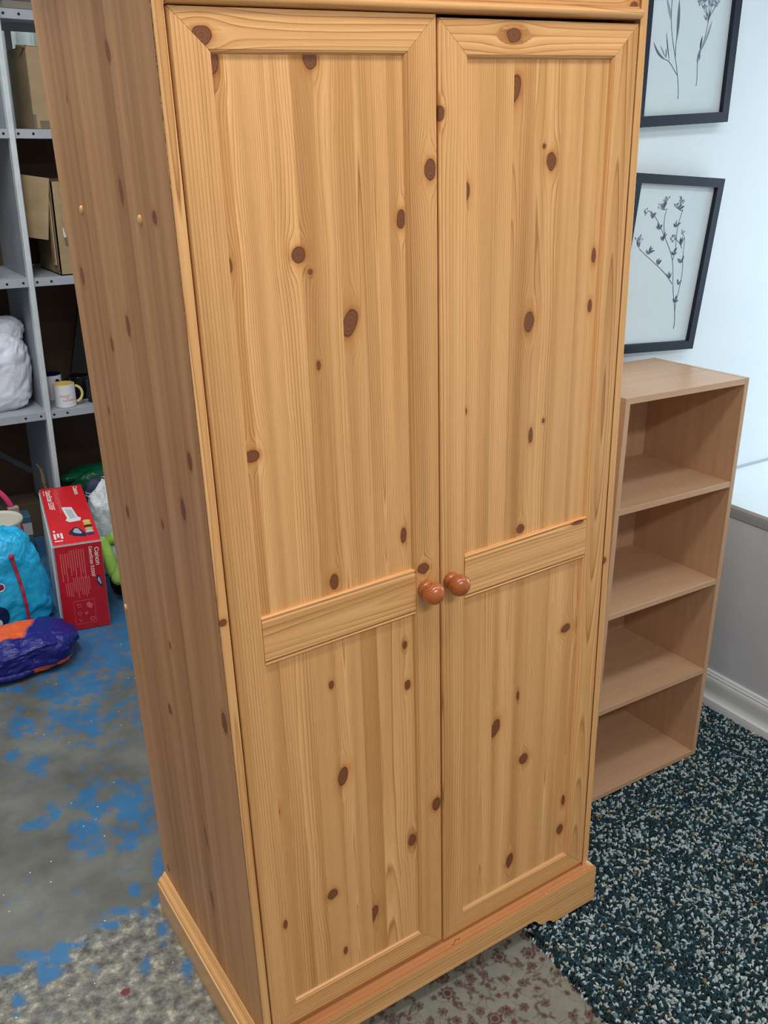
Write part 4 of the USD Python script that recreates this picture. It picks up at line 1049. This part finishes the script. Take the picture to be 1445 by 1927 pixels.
WBAG = plastic('white_bag_plastic', (.74, .78, .90), (.84, .87, .95), .42, 14, .35)
t = thing('plastic_bag', 'full white plastic bag standing on the first metal shelf', 'bag', loc=(.178, SY + .205, .6522))
v, f, d = crumple(.155, .150, .175, .66, .75, 31, .05, .085, 96, 70)
obj('bag_body', (v, f), WBAG, t, True)
ear = crumple(.075, .05, .055, .9, .9, 33, .2, .10, 60, 40, False)
obj('knotted_handle', (ear[0] + np.array([.075, -.02, .320]), ear[1]), WBAG, t, True)
ear = crumple(.09, .05, .045, .9, .9, 35, .2, .10, 60, 40, False)
obj('knotted_handle', (ear[0] + np.array([-.03, -.03, .325]), ear[1]), WBAG, t, True)

# ---- red scanner carton
RED = noisy('red_carton', lin(226, 34, 44), lin(232, 40, 48), 9, .42)
RED2 = noisy('red_carton_front', lin(196, 24, 40), lin(206, 28, 44), 9, .40)
GREYC = noisy('grey_carton_side', (.30, .33, .37), (.40, .43, .47), 20, .6)
PINKT = plain('pale_red_print', lin(232, 110, 112), .5)
BWd, BHt, BLn = .1690, .3500, .640
t = thing('scanner_box', 'red printed scanner carton standing on its narrow side on the blue floor', 'box', loc=(.139, 2.029, .0005), rz=-.172)
obj('carton_body', box(0, BWd, .001, BLn, 0, BHt - .001, .0015), GREYC, t, False)
obj('front_face', box(.0045, BWd - .0015, -.0005, .0015, .002, BHt - .006), RED2, t, False)
obj('top_flap', box(.0030, BWd - .001, .005, BLn, BHt - .0012, BHt + .0012, .0008), RED, t, False)
obj('top_flap', box(-.0015, BWd + .001, .0005, .0075, BHt - .0080, BHt - .0040, .001), plain('white_card', (.75, .74, .72), .7), t, False)
obj('side_flap', box(-.0035, .0005, .03, BLn - .004, .02, BHt - .012, .001), 'white_card', t, False)
LETW = plain('white_letter', (.86, .86, .86), .5)


def top_text(s, hgt, x, y, sx=1.0, bold=False):
    """Lettering on the top face that reads from the back towards the front."""
    m = meshkit.text_mesh(s, hgt, .0004, bold); v, f = arr(m)
    return trimesh.Trimesh(np.stack([x + v[:, 1], y - v[:, 0] * sx, BHt + .0012 + v[:, 2]], -1), f, process=False)


def front_text(s, hgt, x, z, sx=1.0, bold=False):
    m = meshkit.text_mesh(s, hgt, .0004, bold); v, f = arr(m)
    return trimesh.Trimesh(np.stack([x + v[:, 1], -.0005 - v[:, 2], z - v[:, 0] * sx], -1), f, process=False)


def strip_t(x0, x1, y0, y1):
    return box(x0, x1, y0, y1, BHt + .0010, BHt + .0016)


def strip_f(x0, x1, z0, z1):
    return box(x0, x1, -.0009, -.0003, z0, z1)


obj('lettering', cat_meshes([top_text('Canon', .017, .132, .625, 1.45, True), top_text('CanoScan 5200F', .020, .022, .610, 1.05, True), top_text('Flatbed scanner', .005, .012, .610, 1.2)]), LETW, t, False)
obj('printed_lines', cat_meshes([strip_t(.052 + .0062 * q, .0545 + .0062 * q, .615 - .30 * [.62, .98, .92][q], .615) for q in range(3)]), PINKT, t, False)
obj('printed_lines', cat_meshes([strip_t(.012 + .012 * q, .020 + .012 * q, .060 + .015 * (q % 2), .115) for q in range(3)] + [strip_t(.012, .040, .035, .045), strip_t(.014, .020, .128, .150)]), LETW, t, False)
icon = sg.Polygon([(.070, .385), (.100, .375), (.112, .260), (.122, .250), (.118, .225), (.083, .220), (.072, .240), (.080, .260)])
obj('scanner_picture', xf(trimesh.creation.extrude_polygon(icon.buffer(.004), .0005), trimesh.transformations.translation_matrix([0, 0, BHt + .0012])), LETW, t, False)
obj('scanner_picture', xf(trimesh.creation.extrude_polygon(sg.Polygon([(.077, .360), (.099, .355), (.109, .255), (.086, .250)]), .0005), trimesh.transformations.translation_matrix([0, 0, BHt + .0015])), plain('pale_grey_print', (.55, .60, .60), .5), t, False)
obj('scanner_picture', xf(trimesh.creation.extrude_polygon(sg.Polygon([(.068, .115), (.090, .158), (.105, .150), (.127, .075), (.122, .052), (.085, .068), (.066, .095)]), .0005), trimesh.transformations.translation_matrix([0, 0, BHt + .0012])), plain('navy_ink', (.020, .025, .075), .35), t, False)
obj('scanner_picture', xf(trimesh.creation.extrude_polygon(sg.Polygon([(.082, .115), (.092, .145), (.103, .140), (.113, .092), (.108, .083), (.088, .098)]), .0005), trimesh.transformations.translation_matrix([0, 0, BHt + .0015])), plain('silver_ink', (.45, .50, .62), .3), t, False)
for q, c in enumerate([(.75, .60, .30), (.80, .55, .06), (.09, .02, .02), (.60, .50, .12), (.55, .58, .70), (.10, .03, .16)]):
    g = sg.Point(0, 0).buffer(1.0, 16)
    e = trimesh.creation.extrude_polygon(g, 1.0); e.apply_scale([.0145, .0150, .0005]); e.apply_translation([.141, .205 - .0265 * q, BHt + .0012 + .00006 * q])
    obj('printed_disc', e, plain(f'disc_ink_{q + 1}', c, .4), t, False)
FH = BHt - .006
obj('lettering', cat_meshes([front_text('Canon', .0150, .1420, FH - .018, 1.15, True), front_text('CanoScan 5200F', .0115, .1225, FH - .012, .95, True)]), LETW, t, False)
rq = np.random.default_rng(4)
lines = []
for q in range(11):
    lines.append(strip_f(.020 + .0080 * q, .0235 + .0080 * q, FH - .018 - rq.uniform(.060, .125), FH - .018 - (.01 if q < 4 else 0)))
for q in range(13):
    lines.append(strip_f(.028 + .0068 * q, .0310 + .0068 * q, FH - (.145 if q < 4 else .128) - rq.uniform(.050, .085 if q > 5 else .06), FH - (.145 if q < 4 else .128)))
obj('printed_lines', cat_meshes(lines), PINKT, t, False)
bx0, bx1, bz0, bz1 = .046, .121, .024, .120
fr_ = [strip_f(bx0, bx1, bz0, bz0 + .0012), strip_f(bx0, bx1, bz1 - .0012, bz1), strip_f(bx0, bx0 + .0012, bz0, bz1), strip_f(bx1 - .0012, bx1, bz0, bz1)]


def ring_f(cx, cz, r0, r1, n=18):
    g = sg.Point(cx, cz).buffer(r1, 10).difference(sg.Point(cx, cz).buffer(r0, 10))
    m = trimesh.creation.extrude_polygon(g, .0005); m.apply_transform(np.array([[1, 0, 0, 0], [0, 0, -1, -.0003], [0, 1, 0, 0], [0, 0, 0, 1.0]])); return m


fr_ += [ring_f(.064, .068, .0055, .0075), ring_f(.108, .040, .0055, .0085), ring_f(.088, .066, .002, .006)]
for poly_ in ([(.058, .108), (.072, .106), (.074, .094), (.060, .093)], [(.090, .104), (.100, .112), (.114, .098), (.108, .082), (.094, .090)], [(.058, .044), (.062, .044), (.070, .034), (.066, .032)]):
    g = sg.Polygon(poly_); g = g.difference(g.buffer(-.0016)) if len(poly_) != 5 else g
    m = trimesh.creation.extrude_polygon(g, .0005); m.apply_transform(np.array([[1, 0, 0, 0], [0, 0, -1, -.0003], [0, 1, 0, 0], [0, 0, 0, 1.0]])); fr_.append(m)
obj('contents_diagram', cat_meshes(fr_), PINKT, t, False)
for cpoly, cm in (([(.136, FH - .150), (.143, FH - .128), (.150, FH - .135), (.158, FH - .168), (.155, FH - .182), (.140, FH - .165)], 'navy_ink'), ([(.1405, FH - .150), (.145, FH - .137), (.149, FH - .142), (.154, FH - .166), (.150, FH - .170)], 'silver_ink')):
    m = trimesh.creation.extrude_polygon(sg.Polygon(cpoly), .0005); m.apply_transform(np.array([[1, 0, 0, 0], [0, 0, -1, -.0003 - (.0003 if cm == 'silver_ink' else 0)], [0, 1, 0, 0], [0, 0, 0, 1.0]]))
    obj('scanner_picture', m, cm, t, False)

# ---- things on the floor around it
CREAM = plain('cream_plastic', (.66, .64, .54), .4)
t = thing('lidded_tub', 'round cream plastic tub with a lid behind the blue bag', 'tub', loc=(.045, 2.50, 0))
obj('tub_body', lathe([(0, 0), (.070, 0), (.082, .30), (.080, .302), (0, .302)], 48), CREAM, t, 40)
obj('lid', lathe([(0, .302), (.090, .302), (.094, .306), (.094, .314), (.090, .318), (.082, .315), (.078, .311), (0, .311)], 56), CREAM, t, 40)
t = thing('pink_tote', 'dark bag with a bright pink strap under the metal shelving', 'bag', loc=(-.02, 2.80, 0))
v, f, d = crumple(.16, .12, .16, .7, .8, 41, .10, .03, 90, 60)
obj('bag_body', (v, f), noisy('charcoal_cloth', (.030, .026, .026), (.055, .050, .050), 20, .9), t, True)
st = smoothline([(-.08, -.16, .44), (.02, -.17, .43), (.105, -.18, .385), (.151, -.18, .29), (.172, -.16, .20), (.165, -.11, .08)], 40)
sm = tube(st, .011, 8); vv, ff = arr(sm); obj('strap', (vv, ff), plain('pink_webbing', lin(225, 60, 120), .7), t, True)
obj('buckle', xf(box(-.022, .022, -.016, .010, -.020, .020, .005), trimesh.transformations.translation_matrix(st[22])), noisy('beige_plastic', (.33, .26, .20), (.42, .33, .26), 40, .5), t, False)
t = thing('small_carton', 'small blue and white carton between the tub and the red box', 'box', loc=(.190, 2.76, 0), rz=-.1)
obj('carton_body', box(-.035, .03, 0, .09, 0, .205, .002), plain('steel_blue_card', (.05, .12, .18), .6), t, False)
obj('white_band', box(-.0355, .0305, -.0006, .0906, .12, .175), plain('grey_white_card', (.50, .52, .53), .6), t, False)
t = thing('torn_card', 'strip of torn brown cardboard hanging from the shelf divider', 'cardboard', loc=(0, 0, 0))
tc = smoothline([(.300, 2.900, .385), (.318, 2.898, .350), (.322, 2.896, .315), (.326, 2.894, .270), (.326, 2.892, .200), (.326, 2.890, .012)], 30)
obj('card_strip', tube(tc, np.interp(np.linspace(0, 1, 30), [0, .2, .5, .8, 1], [.004, .010, .008, .010, .009]), 6), noisy('torn_card_brown', (.13, .085, .045), (.30, .22, .13), 60, .9), t, True)
t = thing('wooden_board', 'dusty brown board lying at the back under the metal shelving', 'board', loc=(0, 0, 0))
obj('board_body', box(-.30, .325, 3.02, 3.17, .001, .165, .002), noisy('dusty_wood', (.10, .070, .042), (.16, .115, .070), 7, .8), t, False)

GRN = plastic('green_bag_plastic', (.004, .085, .040), (.006, .12, .055), .25, 20, .5)
t = thing('green_bag', 'dark green plastic bag under the metal shelving behind the red box', 'bag', loc=(.605, 2.950, 0))
v, f, d = crumple(.175, .10, .172, .55, .75, 51, .10, .04, 120, 80)
obj('bag_body', (v, f), GRN, t, True)
ear = crumple(.05, .03, .02, .9, .9, 53, .2, .1, 50, 30, False); obj('folded_edge', (ear[0] + np.array([-.155, -.02, .285]), ear[1]), GRN, t, True)
NAVY = noisy('navy_cloth', (.020, .025, .060), (.050, .060, .12), 30, .7); SOLE = plain('white_rubber', (.72, .74, .76), .5)


def shoe(label, loc, rz, sx=1.0):
    t = thing('shoe', label, 'shoe', loc=loc, rz=rz)
    L, Wd = .125 * sx, .046
    a = np.linspace(0, 2 * np.pi, 60, endpoint=False)
    out = np.stack([L * np.cos(a), Wd * (1 + .12 * np.cos(a)) * np.sin(a)], -1)
    pg = sg.Polygon(out)
    for q, (z0_, z1_, gr, mt) in enumerate(((0, .009, 0, NAVY), (.009, .0125, .002, SOLE), (.0125, .022, .0, NAVY), (.022, .0255, .001, SOLE), (.0255, .033, -.001, NAVY))):
        e = trimesh.creation.extrude_polygon(pg.buffer(gr), z1_ - z0_); e.apply_translation([0, 0, z0_]); obj('sole_layer', e, mt, t, 30)
    v, f = arr(trimesh.creation.icosphere(4, 1.0))
    v = v * np.array([L * .97, Wd * .97, 1]); v[:, 2] = np.where(v[:, 2] < 0, v[:, 2] * .002, v[:, 2] * (.040 + .030 * np.clip(-v[:, 0] / L, -.3, 1))) + .033
    obj('upper', (v, f), NAVY, t, True)
    for q in range(4):
        x = L * (.05 + .14 * q - .1)
        zt_ = .033 + (.040 + .030 * np.clip(-x / L, -.3, 1)) * math.sqrt(max(0, 1 - (x / (L * .97)) ** 2)) * .99
        obj('lace', tube([(x, -.022, zt_ - .006), (x + .006, 0, zt_ + .002), (x, .022, zt_ - .006)], .0028, 6), SOLE, t, True)


shoe('navy shoe with white sole lines lying on the dark green bag', (.535, 2.710, .2640), .25, .72)
shoe('navy shoe, the further of the two beside the green bag', (.730, 2.775, .2640), .5, .68)
t = thing('dark_carton', 'plain dark carton under the shoes behind the white bag', 'box', loc=(.450, 2.645, 0))
obj('carton_body', box(0, .24, 0, .17, 0, .262, .003), plain('black_card', (.008, .009, .009), .9), t, False)
obj('lid', box(-.004, .244, -.004, .174, .200, .2635, .003), 'black_card', t, False)

WB2 = plastic('white_carrier_plastic', (.70, .76, .78), (.84, .88, .90), .35, 16, .6)
t = thing('plastic_bag', 'crumpled white plastic bag right of the red box', 'bag', loc=(.520, 2.495, 0))
v, f, d = crumple(.110, .095, .205, .6, .7, 61, .08, .11, 84, 64, True, 1.4)
obj('bag_body', (v, f), WB2, t, True)
ear = crumple(.07, .05, .05, .9, .9, 63, .25, .15, 70, 50, False); obj('knotted_handle', (ear[0] + np.array([.04, .02, .355]), ear[1]), WB2, t, True)
LIME = noisy('lime_fabric', (.30, .52, .08), (.40, .66, .14), 60, .9)
t = thing('soft_toy', 'lime green stuffed fabric limbs lying right of the red box', 'toy', loc=(.40, 2.20, 0))
for pts, rr in (([(-.022, .10, .235), (-.012, .06, .19), (-.005, .02, .13), (.000, .0, .09)], .025), ([(.070, .0, .215), (.040, -.02, .17), (.008, -.035, .12), (-.018, -.045, .085)], .028),
                ([(.080, -.04, .130), (.050, -.06, .095), (.014, -.08, .060)], .026), ([(.02, .11, .20), (.04, .09, .225), (.09, .08, .235)], .026)):
    p = smoothline(pts, 22); ra = rr * np.sqrt(np.clip(1 - np.linspace(-1, 1, 22) ** 8, .05, 1)); obj('limb', tube(p, ra, 20), LIME, t, True)
body = crumple(.065, .060, .055, .9, .9, 71, .06, .02, 60, 40); obj('toy_body', (body[0] + np.array([.055, .05, .0]), body[1]), plain('black_fleece', (.010, .011, .010), .95), t, True)
